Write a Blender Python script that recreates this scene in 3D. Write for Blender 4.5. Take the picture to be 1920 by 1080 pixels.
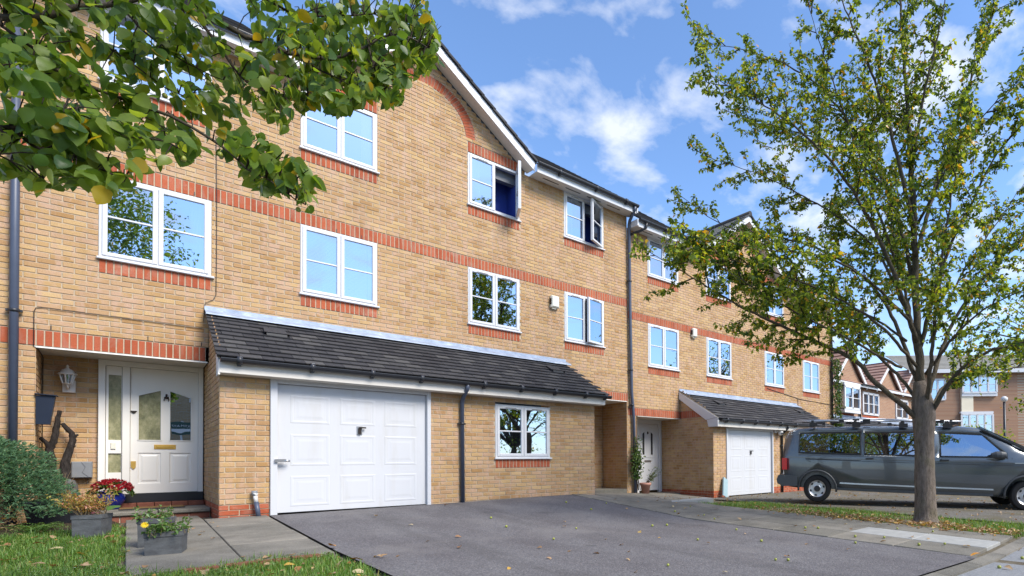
import bpy, math, random
from mathutils import Vector, Matrix, noise
random.seed(7)
S = bpy.context.scene
for o in list(bpy.data.objects): bpy.data.objects.remove(o)
COL = S.collection
R = math.radians
U = random.uniform

# ------------------------------------------------------------------ camera, sky, sun, exposure
CP = Vector((0.28253, -11.32028, 0.74039))
CR = Vector((0.69276276, -0.72111757, -0.00831916))
CU = Vector((-0.00458663, -0.01594118, 0.99986241))
CF = Vector((0.72115097, 0.69262929, 0.01435096))
FPX, PX0, PY0 = 1016.3, 1294.2, 849.0
cam = bpy.data.cameras.new("camera"); co = bpy.data.objects.new("camera", cam); COL.objects.link(co)
m3 = Matrix((CR, CU, -CF)).transposed()
co.matrix_world = Matrix.Translation(CP) @ m3.to_4x4()
cam.sensor_width = 36; cam.lens = 36 * FPX / 1920
cam.shift_x = -(PX0 - 960) / 1920; cam.shift_y = (PY0 - 540) / 1920
cam.clip_start = 0.05; cam.clip_end = 2000
S.camera = co

def at(px, py, dep):
    return CP + (CF + CR * ((px - PX0) / FPX) - CU * ((py - PY0) / FPX)) * dep
def ray(px, py): return CF + CR * ((px - PX0) / FPX) - CU * ((py - PY0) / FPX)
def on_y(px, py, Y): d = ray(px, py); return CP + d * ((Y - CP.y) / d.y)
def on_z(px, py, Z): d = ray(px, py); return CP + d * ((Z - CP.z) / d.z)
def proj(p):
    d = Vector(p) - CP; z = d.dot(CF)
    return (PX0 + FPX * d.dot(CR) / z, PY0 - FPX * d.dot(CU) / z, z) if z > .05 else (-9e9, -9e9, z)

CLX, CLY = 2.6, 2.2
SUN_EL, SUN_AZ = 45, 162          # degrees; azimuth clockwise from +Y
W = bpy.data.worlds.new("World"); S.world = W; W.use_nodes = True
nt = W.node_tree; N = nt.nodes; L = nt.links; N.clear()
def nn(t, **k):
    n = N.new(t)
    for a, b in k.items(): setattr(n, a, b)
    return n
sky = nn('ShaderNodeTexSky', sky_type='NISHITA', sun_disc=False, sun_elevation=R(SUN_EL), sun_rotation=R(SUN_AZ))
sky.altitude = 0; sky.air_density = 1.0; sky.dust_density = 0.6; sky.ozone_density = 2.5
tc = nn('ShaderNodeTexCoord'); sp = nn('ShaderNodeSeparateXYZ'); L.new(tc.outputs['Generated'], sp.inputs[0])
zz = nn('ShaderNodeMath', operation='ADD'); L.new(sp.outputs[2], zz.inputs[0]); zz.inputs[1].default_value = 0.22
zm = nn('ShaderNodeMath', operation='MAXIMUM'); L.new(zz.outputs[0], zm.inputs[0]); zm.inputs[1].default_value = 0.05
dx = nn('ShaderNodeMath', operation='DIVIDE'); L.new(sp.outputs[0], dx.inputs[0]); L.new(zm.outputs[0], dx.inputs[1])
dy = nn('ShaderNodeMath', operation='DIVIDE'); L.new(sp.outputs[1], dy.inputs[0]); L.new(zm.outputs[0], dy.inputs[1])
cb = nn('ShaderNodeCombineXYZ'); L.new(dx.outputs[0], cb.inputs[0]); L.new(dy.outputs[0], cb.inputs[1])
n1 = nn('ShaderNodeTexNoise'); n1.inputs['Scale'].default_value = 5.6; n1.inputs['Detail'].default_value = 10; n1.inputs['Roughness'].default_value = .55; n1.inputs['Distortion'].default_value = .15
mp = nn('ShaderNodeVectorMath', operation='ADD'); mp.inputs[1].default_value = (CLX, CLY, 0); L.new(cb.outputs[0], mp.inputs[0]); L.new(mp.outputs[0], n1.inputs['Vector'])
rp = nn('ShaderNodeValToRGB'); L.new(n1.outputs['Fac'], rp.inputs[0])
rp.color_ramp.elements[0].position = .49; rp.color_ramp.elements[0].color = (0, 0, 0, 1)
rp.color_ramp.elements[1].position = .70; rp.color_ramp.elements[1].color = (.8, .8, .8, 1)
hz = nn('ShaderNodeMapRange'); L.new(sp.outputs[2], hz.inputs[0]); hz.inputs[1].default_value = 0.0; hz.inputs[2].default_value = .32; hz.inputs[3].default_value = .36; hz.inputs[4].default_value = 0
mxf = nn('ShaderNodeMath', operation='MAXIMUM'); L.new(rp.outputs[0], mxf.inputs[0]); L.new(hz.outputs[0], mxf.inputs[1])
tint = nn('ShaderNodeMix', data_type='RGBA', blend_type='MULTIPLY'); tint.inputs[0].default_value = 1
L.new(sky.outputs[0], tint.inputs[6]); tint.inputs[7].default_value = (1.52, 1.74, 1.98, 1)
mx = nn('ShaderNodeMix', data_type='RGBA'); L.new(mxf.outputs[0], mx.inputs[0]); L.new(tint.outputs[2], mx.inputs[6]); mx.inputs[7].default_value = (7.2, 7.5, 8.1, 1)
bg = nn('ShaderNodeBackground'); bg.inputs[1].default_value = 0.115; L.new(mx.outputs[2], bg.inputs[0])
wo = nn('ShaderNodeOutputWorld'); L.new(bg.outputs[0], wo.inputs[0])

sl = bpy.data.lights.new("sun", 'SUN'); so = bpy.data.objects.new("sun", sl); COL.objects.link(so)
sl.energy = 4.2; sl.angle = R(26); sl.color = (1.0, .93, .83)
sd = Vector((math.sin(R(SUN_AZ)) * math.cos(R(SUN_EL)), math.cos(R(SUN_AZ)) * math.cos(R(SUN_EL)), math.sin(R(SUN_EL))))
so.rotation_euler = sd.to_track_quat('Z', 'Y').to_euler()
so.location = (0, -20, 20)
vs = S.view_settings; vs.view_transform = 'Standard'; vs.look = 'None'; vs.exposure = 0.42; vs.gamma = 1; vs.use_curve_mapping = False
S.render.engine = 'CYCLES'

# ------------------------------------------------------------------ material helpers
def mat(name, build):
    m = bpy.data.materials.new(name); m.use_nodes = True; t = m.node_tree; t.nodes.clear()
    out = t.nodes.new('ShaderNodeOutputMaterial')
    def n(ty, ins=None, **k):
        q = t.nodes.new(ty)
        for a, b in k.items(): setattr(q, a, b)
        for a, b in (ins or {}).items():
            if isinstance(b, bpy.types.NodeSocket): t.links.new(b, q.inputs[a])
            else: q.inputs[a].default_value = b
        return q
    s = build(n); t.links.new(s, out.inputs['Surface'])
    return m
def c4(c): return (c[0], c[1], c[2], 1)
def ramp(n, fac, stops, interp='LINEAR'):
    r = n('ShaderNodeValToRGB', {0: fac}); cr = r.color_ramp; cr.interpolation = interp
    while len(cr.elements) < len(stops): cr.elements.new(.5)
    for e, (p, c) in zip(cr.elements, stops): e.position = p; e.color = c4(c)
    return r.outputs[0]
def pos(n): return n('ShaderNodeNewGeometry').outputs['Position']
def objc(n): return n('ShaderNodeTexCoord').outputs['Object']
def fnoise(n, vec, scale, detail=4, rough=.55):
    return n('ShaderNodeTexNoise', {'Vector': vec, 'Scale': scale, 'Detail': detail, 'Roughness': rough}).outputs['Fac']
def mixc(n, f, a, b, bt='MIX'):
    q = n('ShaderNodeMix', {0: f}, data_type='RGBA', blend_type=bt)
    t = q.id_data
    for i, v in ((6, a), (7, b)):
        if isinstance(v, bpy.types.NodeSocket): t.links.new(v, q.inputs[i])
        else: q.inputs[i].default_value = c4(v)
    return q.outputs[2]
def math1(n, op, a, b=None):
    return n('ShaderNodeMath', {0: a} if b is None else {0: a, 1: b}, operation=op).outputs[0]
def rnd(n):
    a = n('ShaderNodeObjectInfo').outputs['Random']; b = n('ShaderNodeNewGeometry').outputs['Random Per Island']
    return math1(n, 'FRACT', math1(n, 'ADD', a, math1(n, 'MULTIPLY', b, 7.31)))
def scalev(n, v, s): return n('ShaderNodeVectorMath', {0: v, 1: s}, operation='MULTIPLY').outputs[0]
def bsdf(n, col, rough=.7, metal=0, spec=.5, bump=None, bstr=.3, bdist=.01, **kw):
    ins = {'Base Color': col if isinstance(col, bpy.types.NodeSocket) else c4(col), 'Roughness': rough, 'Metallic': metal, 'Specular IOR Level': spec}
    ins.update(kw)
    if bump is not None:
        ins['Normal'] = n('ShaderNodeBump', {'Height': bump, 'Strength': bstr, 'Distance': bdist}).outputs[0]
    return n('ShaderNodeBsdfPrincipled', ins).outputs[0]
def plain(name, col, rough=.6, metal=0, spec=.5, var=.12, scale=8, bs=.0, **kw):
    def b(n):
        f = fnoise(n, pos(n), scale, 5)
        c = mixc(n, f, [x * (1 - var) for x in col], [min(1, x * (1 + var)) for x in col])
        return bsdf(n, c, rough, metal, spec, f if bs else None, bs, .01, **kw)
    return mat(name, b)

def brick_build(stops, patch, ps):
    def b(n):
        r = rnd(n); p = pos(n)
        base = ramp(n, r, stops)
        f = n('ShaderNodeTexNoise', {'Vector': scalev(n, p, (9, 9, 4)), 'Scale': 1.0, 'Detail': 3, 'Distortion': .8}).outputs['Fac']
        f = n('ShaderNodeMapRange', {0: f, 1: .48, 2: .66, 3: 0, 4: ps}).outputs[0]
        c = mixc(n, f, base, patch)
        fine = fnoise(n, p, 130, 3)
        c = mixc(n, n('ShaderNodeMapRange', {0: fine, 1: .4, 2: .72, 3: 0, 4: .6}).outputs[0], c, mixc(n, 1.0, c, (.58, .5, .44), 'MULTIPLY'))
        spots = n('ShaderNodeTexVoronoi', {'Vector': p, 'Scale': 26}).outputs['Distance']
        c = mixc(n, n('ShaderNodeMapRange', {0: spots, 1: .06, 2: .11, 3: .55, 4: 0}).outputs[0], c, (.09, .05, .03))
        big = fnoise(n, p, .9, 5)
        c = mixc(n, n('ShaderNodeMapRange', {0: big, 1: .35, 2: .7, 3: .0, 4: .3}).outputs[0], c, mixc(n, 1.0, c, (.78, .74, .72), 'MULTIPLY'))
        st = fnoise(n, scalev(n, p, (2.6, 2.6, .28)), 1, 6, .65)
        c = mixc(n, n('ShaderNodeMapRange', {0: st, 1: .50, 2: .74, 3: 0, 4: .42}).outputs[0], c, mixc(n, 1.0, c, (.58, .55, .52), 'MULTIPLY'))
        ef = fnoise(n, scalev(n, p, (1.5, 1.5, 2.2)), 1.1, 7, .7)
        c = mixc(n, n('ShaderNodeMapRange', {0: ef, 1: .58, 2: .78, 3: 0, 4: .35}).outputs[0], c, (.60, .52, .42))
        bark = fnoise(n, scalev(n, p, (1, 1, 1)), 60, 5)
        return bsdf(n, c, .88, 0, .25, bark, .55, .006)
    return b
M = {}
M['brick'] = mat('buff_brick', brick_build([(0, (0.480, 0.299, 0.135)), (.18, (0.563, 0.378, 0.182)), (.34, (0.410, 0.237, 0.097)), (.48, (0.503, 0.327, 0.194)), (.62, (0.587, 0.401, 0.194)), (.76, (0.457, 0.283, 0.140)), (.88, (0.534, 0.350, 0.204)), (1, (0.433, 0.254, 0.108))], (0.550, 0.366, 0.257), .8))
M['redbrick'] = mat('red_brick', brick_build([(0, (.40, .095, .042)), (.35, (.48, .125, .056)), (.7, (.35, .077, .035)), (1, (.50, .145, .075))], (.42, .19, .13), .6))
M['mortar'] = plain('mortar', (.46, .375, .27), .95, 0, .1, .22, 30, .3)
M['upvc'] = plain('white_upvc', (.63, .635, .65), .32, 0, .5, .03, 3)
M['paintw'] = plain('white_paint', (.64, .635, .62), .45, 0, .45, .05, 2.2)
M['garagewhite'] = mat('garage_white', lambda n: bsdf(n, mixc(n, n('ShaderNodeMapRange', {0: fnoise(n, scalev(n, pos(n), (5, 5, .7)), 1, 6, .65), 1: .5, 2: .75, 3: 0, 4: .5}).outputs[0], (.55, .56, .585), (.47, .455, .42)), .42, 0, .4, fnoise(n, pos(n), 1.6, 3), .12, .02))
M['doorpaint'] = plain('porch_lit_paint', (.80, .775, .72), .4, 0, .45, .04, 2.2)  # white raised and warmed, the porch light is put into the paint colour
M['cream'] = plain('lit_white_board', (.70, .66, .60), .5, 0, .4, .06, 3)  # white board with the cream tone of its lit front put into the colour
M['soffit'] = plain('soffit_board', (.62, .59, .54), .6, 0, .3, .06, 4)
M['black'] = plain('black_plastic', (.022, .024, .03), .38, 0, .5, .25, 6)
M['greypipe'] = plain('dark_grey_pipe', (.06, .075, .115), .42, 0, .5, .2, 5)
M['lead'] = mat('lead_flashing', lambda n: bsdf(n, ramp(n, fnoise(n, pos(n), 5, 6, .65), [(.3, (.22, .27, .36)), (.55, (.33, .39, .49)), (.75, (.52, .58, .66))]), .55, .15, .5, fnoise(n, pos(n), 9, 4), .5, .02))
def tile_b(n):
    r = rnd(n); p = pos(n)
    c = ramp(n, r, [(0, (.026, .026, .030)), (.5, (.038, .038, .042)), (.85, (.050, .049, .051)), (1, (.075, .073, .072))])
    g = fnoise(n, p, 22, 6, .7)
    c = mixc(n, n('ShaderNodeMapRange', {0: g, 1: .56, 2: .78, 3: 0, 4: .55}).outputs[0], c, (.17, .165, .15))
    ms = fnoise(n, p, 5, 6, .75)
    c = mixc(n, n('ShaderNodeMapRange', {0: ms, 1: .66, 2: .74, 3: 0, 4: .7}).outputs[0], c, (.035, .045, .012))
    return bsdf(n, c, .78, 0, .3, g, .5, .008)
M['tile'] = mat('dark_roof_tile', tile_b)
def glass_b(tint, refl):
    def b(n):
        fr = n('ShaderNodeFresnel', {'IOR': 1.9}).outputs[0]
        f = math1(n, 'MINIMUM', math1(n, 'ADD', math1(n, 'MULTIPLY', fr, .9), refl), .95)
        wob = fnoise(n, pos(n), 2.3, 2)
        nm = n('ShaderNodeBump', {'Height': wob, 'Strength': .05, 'Distance': .02}).outputs[0]
        g = n('ShaderNodeBsdfGlossy', {'Color': (.66, .80, .98, 1), 'Roughness': .008, 'Normal': nm}).outputs[0]
        t = n('ShaderNodeBsdfTransparent', {'Color': c4(tint)}).outputs[0]
        return n('ShaderNodeMixShader', {0: f, 1: t, 2: g}).outputs[0]
    return b
M['glass'] = mat('window_glass', glass_b((.55, .60, .66), .50))
def dg_b(n):
    p = pos(n); f = fnoise(n, scalev(n, p, (60, 60, 9)), 1, 4); g = fnoise(n, scalev(n, p, (9, 9, 5)), 1, 5, .7)
    c = ramp(n, g, [(.3, (.12, .125, .075)), (.5, (.27, .265, .15)), (.62, (.38, .36, .22)), (.8, (.52, .46, .30))])  # blurred reflections and hall light painted into the pane as mottled colour
    return bsdf(n, c, .16, 0, .6, f, .35, .01, **{'Coat Weight': .8, 'Coat Roughness': .02})
M['doorglass'] = mat('obscure_door_glass', dg_b)
M['cleardoor'] = mat('clear_door_glass', glass_b((.5, .5, .42), .62))
M['carglass'] = mat('tinted_car_glass', glass_b((.34, .37, .38), .34))
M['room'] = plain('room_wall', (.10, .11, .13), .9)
M['bluewall'] = plain('blue_room_wall', (.035, .075, .38), .8)
M['dullred'] = plain('worn_red_brick', (.20, .075, .05), .9, 0, .2, .4, 14, .5)
M['blind'] = plain('white_blind', (.82, .83, .86), .7, 0, .3, .03)
M['brass'] = plain('brass', (.80, .50, .12), .32, .6, .5, .15, 20)
M['darkmetal'] = plain('dark_metal', (.05, .04, .035), .4, .7, .5, .2, 20)
M['steel'] = plain('steel', (.55, .55, .55), .3, .9, .5, .1, 20)
M['navy'] = plain('navy_enamel', (.012, .018, .034), .5, 0, .3, .2, 8)
M['charwood'] = mat('charred_wood', lambda n: bsdf(n, ramp(n, fnoise(n, scalev(n, pos(n), (30, 30, 9)), 1, 6, .7), [(.35, (.012, .010, .009)), (.6, (.04, .033, .03)), (.8, (.11, .095, .085))]), .85, 0, .2, fnoise(n, scalev(n, pos(n), (40, 40, 10)), 1, 5), 1.0, .02))
M['planter'] = mat('slate_effect_planter', lambda n: bsdf(n, ramp(n, fnoise(n, scalev(n, pos(n), (9, 9, 16)), 1.2, 6, .6), [(.3, (.06, .062, .066)), (.6, (.095, .10, .105)), (.8, (.135, .14, .145))]), .7, 0, .35, fnoise(n, scalev(n, pos(n), (8, 8, 14)), 2, 5), .4, .012))
M['blueglaze'] = plain('cobalt_glaze', (.008, .018, .17), .08, 0, .6, .25, 9)
M['terracotta'] = plain('terracotta', (.42, .22, .17), .8, 0, .2, .2, 12)
M['soil'] = plain('soil', (.045, .033, .024), .95, 0, .1, .5, 25, .8)
M['greybox'] = plain('grey_plastic', (.20, .21, .225), .5, 0, .4, .15, 9)
M['alarm'] = plain('cream_plastic', (.72, .70, .60), .4, 0, .5, .05, 9)
M['lantern'] = plain('lantern_white', (.72, .69, .64), .4, 0, .5, .1, 20)
M['cable'] = plain('black_cable', (.02, .02, .022), .5)
def slab_b(n):
    p = pos(n); r = rnd(n)
    c = ramp(n, r, [(0, (.13, .122, .10)), (.4, (.19, .175, .145)), (.7, (.155, .145, .118)), (1, (.22, .20, .165))])
    g = fnoise(n, p, 2.4, 7, .65)
    c = mixc(n, n('ShaderNodeMapRange', {0: g, 1: .40, 2: .66, 3: 0, 4: .75}).outputs[0], c, mixc(n, 1.0, c, (.40, .41, .40), 'MULTIPLY'))
    f = fnoise(n, p, 110, 3)
    c = mixc(n, n('ShaderNodeMapRange', {0: f, 1: .4, 2: .8, 3: 0, 4: .4}).outputs[0], c, (.42, .39, .35))
    return bsdf(n, c, .9, 0, .25, f, .5, .005)
M['slab'] = mat('paving_concrete', slab_b)
M['paleslab'] = plain('new_pale_concrete', (.32, .32, .305), .85, 0, .2, .3, 9, .3)
def asphalt_b(n):
    p = pos(n)
    v = n('ShaderNodeTexVoronoi', {'Vector': p, 'Scale': 120}); v2 = n('ShaderNodeTexVoronoi', {'Vector': p, 'Scale': 62})
    c = ramp(n, v.outputs['Color'], [(0, (.075, .072, .076)), (.45, (.125, .12, .125)), (.8, (.19, .18, .18)), (1, (.40, .38, .37))])
    c2 = ramp(n, v2.outputs['Color'], [(0, (.085, .082, .086)), (.6, (.14, .135, .14)), (1, (.28, .265, .26))])
    c = mixc(n, .5, c, c2)
    b = fnoise(n, scalev(n, p, (1.2, .5, 1)), 1.3, 6, .6)
    c = mixc(n, n('ShaderNodeMapRange', {0: b, 1: .35, 2: .68, 3: 0, 4: .8}).outputs[0], c, mixc(n, 1.0, c, (.66, .63, .64), 'MULTIPLY'))
    s = fnoise(n, p, 2.6, 3, .5)                        # oil spots
    c = mixc(n, n('ShaderNodeMapRange', {0: s, 1: .66, 2: .74, 3: 0, 4: .35}).outputs[0], c, (.045, .043, .044))
    pt = fnoise(n, scalev(n, p, (.5, .5, .5)), 1.0, 8, .7)  # worn pale patches
    c = mixc(n, n('ShaderNodeMapRange', {0: pt, 1: .52, 2: .66, 3: 0, 4: .45}).outputs[0], c, (.21, .195, .185))
    sx = n('ShaderNodeSeparateXYZ', {0: p}).outputs[0]
    wv = math1(n, 'ABSOLUTE', math1(n, 'SUBTRACT', math1(n, 'ABSOLUTE', math1(n, 'SUBTRACT', sx, 3.6)), .78))
    tr = math1(n, 'MULTIPLY', n('ShaderNodeMapRange', {0: wv, 1: .05, 2: .28, 3: 1, 4: 0}).outputs[0], n('ShaderNodeMapRange', {0: fnoise(n, scalev(n, p, (3, .4, 1)), 1.4, 5), 1: .42, 2: .6, 3: 0, 4: .4}).outputs[0])
    c = mixc(n, tr, c, (.07, .066, .066))                # tyre tracks to the garage
    return bsdf(n, c, .92, 0, .25, math1(n, 'SUBTRACT', 1.0, v2.outputs['Distance']), .8, .006)
M['asphalt'] = mat('weathered_asphalt', asphalt_b)
def road_b(n):
    p = pos(n)
    v = n('ShaderNodeTexVoronoi', {'Vector': p, 'Scale': 70})
    c = ramp(n, v.outputs['Color'], [(0, (.12, .125, .135)), (.6, (.18, .185, .195)), (1, (.28, .285, .29))])
    b = fnoise(n, scalev(n, p, (.6, 1.6, 1)), 1.1, 6, .6)
    c = mixc(n, n('ShaderNodeMapRange', {0: b, 1: .4, 2: .7, 3: 0, 4: .8}).outputs[0], c, (.26, .265, .27))
    return bsdf(n, c, .9, 0, .25, v.outputs['Distance'], .5, .005)
M['road'] = mat('grey_road', road_b)
def dirt_b(n):
    p = pos(n)
    f = fnoise(n, p, 3.2, 8, .7); g = fnoise(n, p, 55, 4)
    c = ramp(n, f, [(.3, (.085, .07, .05)), (.5, (.14, .12, .085)), (.7, (.20, .18, .14))])
    c = mixc(n, n('ShaderNodeMapRange', {0: g, 1: .5, 2: .8, 3: 0, 4: .6}).outputs[0], c, (.25, .2, .14))
    return bsdf(n, c, .95, 0, .1, g, .8, .02)
M['dirt'] = mat('ground_soil', dirt_b)
def oldtar_b(n):
    p = pos(n); v = n('ShaderNodeTexVoronoi', {'Vector': p, 'Scale': 80})
    c = ramp(n, v.outputs['Color'], [(0, (.09, .085, .08)), (.6, (.15, .14, .125)), (1, (.26, .24, .21))])
    f = fnoise(n, p, 1.6, 8, .7)
    c = mixc(n, n('ShaderNodeMapRange', {0: f, 1: .45, 2: .62, 3: 0, 4: .9}).outputs[0], c, (.115, .10, .06))
    return bsdf(n, c, .95, 0, .15, v.outputs['Distance'], .6, .008)
M['oldtar'] = mat('mossy_tarmac', oldtar_b)
def leaf_b(stops, trans=.35, gl=.35):
    def b(n):
        r = rnd(n)
        c = ramp(n, r, stops)
        nz = fnoise(n, pos(n), 30, 3)
        c = mixc(n, n('ShaderNodeMapRange', {0: nz, 1: .3, 2: .8, 3: 0, 4: .5}).outputs[0], c, mixc(n, 1.0, c, (.6, .7, .7), 'MULTIPLY'))
        d = n('ShaderNodeBsdfPrincipled', {'Base Color': c, 'Roughness': gl, 'Specular IOR Level': .45}).outputs[0]
        tcol = mixc(n, 1.0, c, (2.1, 1.75, .6), 'MULTIPLY')
        t = n('ShaderNodeBsdfTranslucent', {'Color': tcol}).outputs[0]
        return n('ShaderNodeMixShader', {0: trans, 1: d, 2: t}).outputs[0]
    return b
GR = [(0, (.05, .11, .035)), (.25, (.09, .17, .027)), (.5, (.14, .23, .033)), (.75, (.185, .275, .045)), (.965, (.25, .32, .06)), (.975, (.42, .30, .02)), (1, (.5, .35, .03))]
M['leaf'] = mat('pear_leaf', leaf_b(GR, .55, .38))
M['treeleaf'] = mat('tree_leaf', leaf_b([(0, (.035, .075, .015)), (.25, (.07, .13, .018)), (.5, (.15, .23, .025)), (.78, (.27, .35, .035)), (.955, (.36, .40, .05)), (.965, (.46, .24, .02)), (1, (.55, .36, .04))], .48, .34))
M['juniper'] = mat('juniper_spray', leaf_b([(0, (.045, .11, .055)), (.4, (.08, .175, .085)), (.75, (.13, .25, .12)), (.95, (.19, .33, .15)), (1, (.12, .08, .03))], .2, .6))
M['grass'] = mat('grass_blade', leaf_b([(0, (.06, .13, .022)), (.4, (.10, .205, .03)), (.72, (.155, .285, .048)), (.92, (.24, .33, .075)), (1, (.36, .30, .13))], .3, .45))
M['drygrass'] = mat('dry_grass', leaf_b([(0, (.16, .11, .06)), (.5, (.28, .20, .11)), (1, (.36, .28, .17))], .2, .7))
M['weed'] = mat('weed_leaf', leaf_b([(0, (.05, .12, .03)), (.5, (.10, .20, .05)), (1, (.20, .30, .09))], .3, .4))
M['nandina'] = mat('nandina_leaf', leaf_b([(0, (.16, .20, .03)), (.35, (.38, .30, .06)), (.6, (.45, .24, .08)), (.8, (.5, .22, .13)), (1, (.36, .36, .08))], .3, .45))
M['deadleaf'] = mat('fallen_leaf', leaf_b([(0, (.20, .11, .05)), (.3, (.33, .20, .10)), (.55, (.42, .29, .17)), (.75, (.26, .12, .05)), (.88, (.50, .30, .05)), (1, (.52, .42, .25))], .15, .6))
M['ivy'] = mat('climber_leaf', leaf_b([(0, (.02, .05, .012)), (.6, (.06, .12, .02)), (1, (.16, .21, .04))], .25, .35))
M['hedge'] = mat('lime_shrub', leaf_b([(0, (.14, .22, .02)), (.5, (.28, .36, .03)), (1, (.42, .45, .05))], .35, .5))
M['petal'] = mat('red_petal', leaf_b([(0, (.18, .003, .008)), (.6, (.34, .006, .014)), (1, (.46, .02, .035))], .25, .5))
M['yellowpetal'] = plain('yellow_petal', (.8, .55, .01), .6)
M['pinkpetal'] = plain('pink_petal', (.6, .18, .32), .6)
M['fruit'] = plain('crab_apple', (.28, .30, .05), .4, 0, .5, .4, 40)
def bark_b(a, b_, sc=1):
    def b(n):
        p = pos(n)
        f = fnoise(n, scalev(n, p, (26 * sc, 26 * sc, 8 * sc)), 1, 7, .75); g = fnoise(n, p, 4, 5)
        c = ramp(n, f, [(.3, a), (.7, b_)])
        c = mixc(n, n('ShaderNodeMapRange', {0: g, 1: .5, 2: .7, 3: 0, 4: .5}).outputs[0], c, mixc(n, 1.0, c, (.8, .9, .55), 'MULTIPLY'))
        return bsdf(n, c, .9, 0, .2, f, 1.0, .03)
    return b
M['bark'] = mat('grey_bark', bark_b((.085, .068, .052), (.245, .20, .165), .9))
M['twig'] = mat('brown_twig', bark_b((.035, .026, .020), (.10, .075, .055), 4))
M['limb'] = mat('limb_bark', bark_b((.05, .042, .03), (.15, .125, .09)))
M['van'] = mat('grey_metallic_paint', lambda n: bsdf(n, mixc(n, fnoise(n, pos(n), 900, 2), (.082, .094, .102), (.12, .132, .14)), .26, .45, .5, None, **{'Coat Weight': 1.0, 'Coat Roughness': .04}))
M['vantrim'] = plain('dark_grey_trim', (.055, .06, .066), .5)
M['tyre'] = plain('tyre_rubber', (.018, .018, .019), .8, 0, .3, .3, 30)
M['rim'] = plain('silver_wheel', (.60, .60, .61), .3, .6, .5, .1, 20)
M['chrome'] = plain('bright_trim', (.55, .60, .65), .25, .7, .5, .05, 5)
M['tail'] = plain('tail_light_red', (.50, .01, .015), .15, 0, .6, .1, 20)
M['rack'] = plain('rack_aluminium', (.52, .54, .58), .35, .7, .5, .1, 15)
M['seat'] = plain('seat_fabric', (.05, .05, .055), .9)
def farbrick_b(c1, c2, mo):
    def b(n):
        p = objc(n)
        s = n('ShaderNodeSeparateXYZ', {0: p})
        v = n('ShaderNodeCombineXYZ', {0: math1(n, 'ADD', s.outputs[0], s.outputs[1]), 1: s.outputs[2]}).outputs[0]
        q = n('ShaderNodeTexBrick', {'Vector': v, 'Color1': c4(c1), 'Color2': c4(c2), 'Mortar': c4(mo), 'Scale': 1.0, 'Mortar Size': .008, 'Brick Width': .225, 'Row Height': .075})
        return bsdf(n, q.outputs['Color'], .9, 0, .2, q.outputs['Fac'], -.4, .006)
    return b
M['farbrick'] = mat('brown_brick_courses', farbrick_b((.36, .205, .125), (.30, .16, .10), (.36, .29, .22)))
M['fartan'] = mat('tan_brick_courses', farbrick_b((.42, .28, .15), (.37, .23, .115), (.38, .32, .23)))
M['fartile'] = plain('brown_red_roof_tile', (.34, .215, .17), .85, 0, .2, .35, 3, .3)
M['fargreytile'] = plain('pale_grey_roof_tile', (.34, .32, .28), .85, 0, .2, .25, 3, .3)  # grey tile of the far roof; on the second gable it paints in sheen
M['render'] = plain('cream_render', (.78, .70, .54), .85, 0, .2, .06, 3)
M['doormat'] = plain('coir_mat', (.20, .12, .05), .95, 0, .1, .3, 60, .6)
M['slate'] = plain('blue_grey_slate', (.30, .42, .46), .6, 0, .3, .15, 15)
M['signblue'] = plain('sign_board', (.03, .07, .05), .5)

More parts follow.
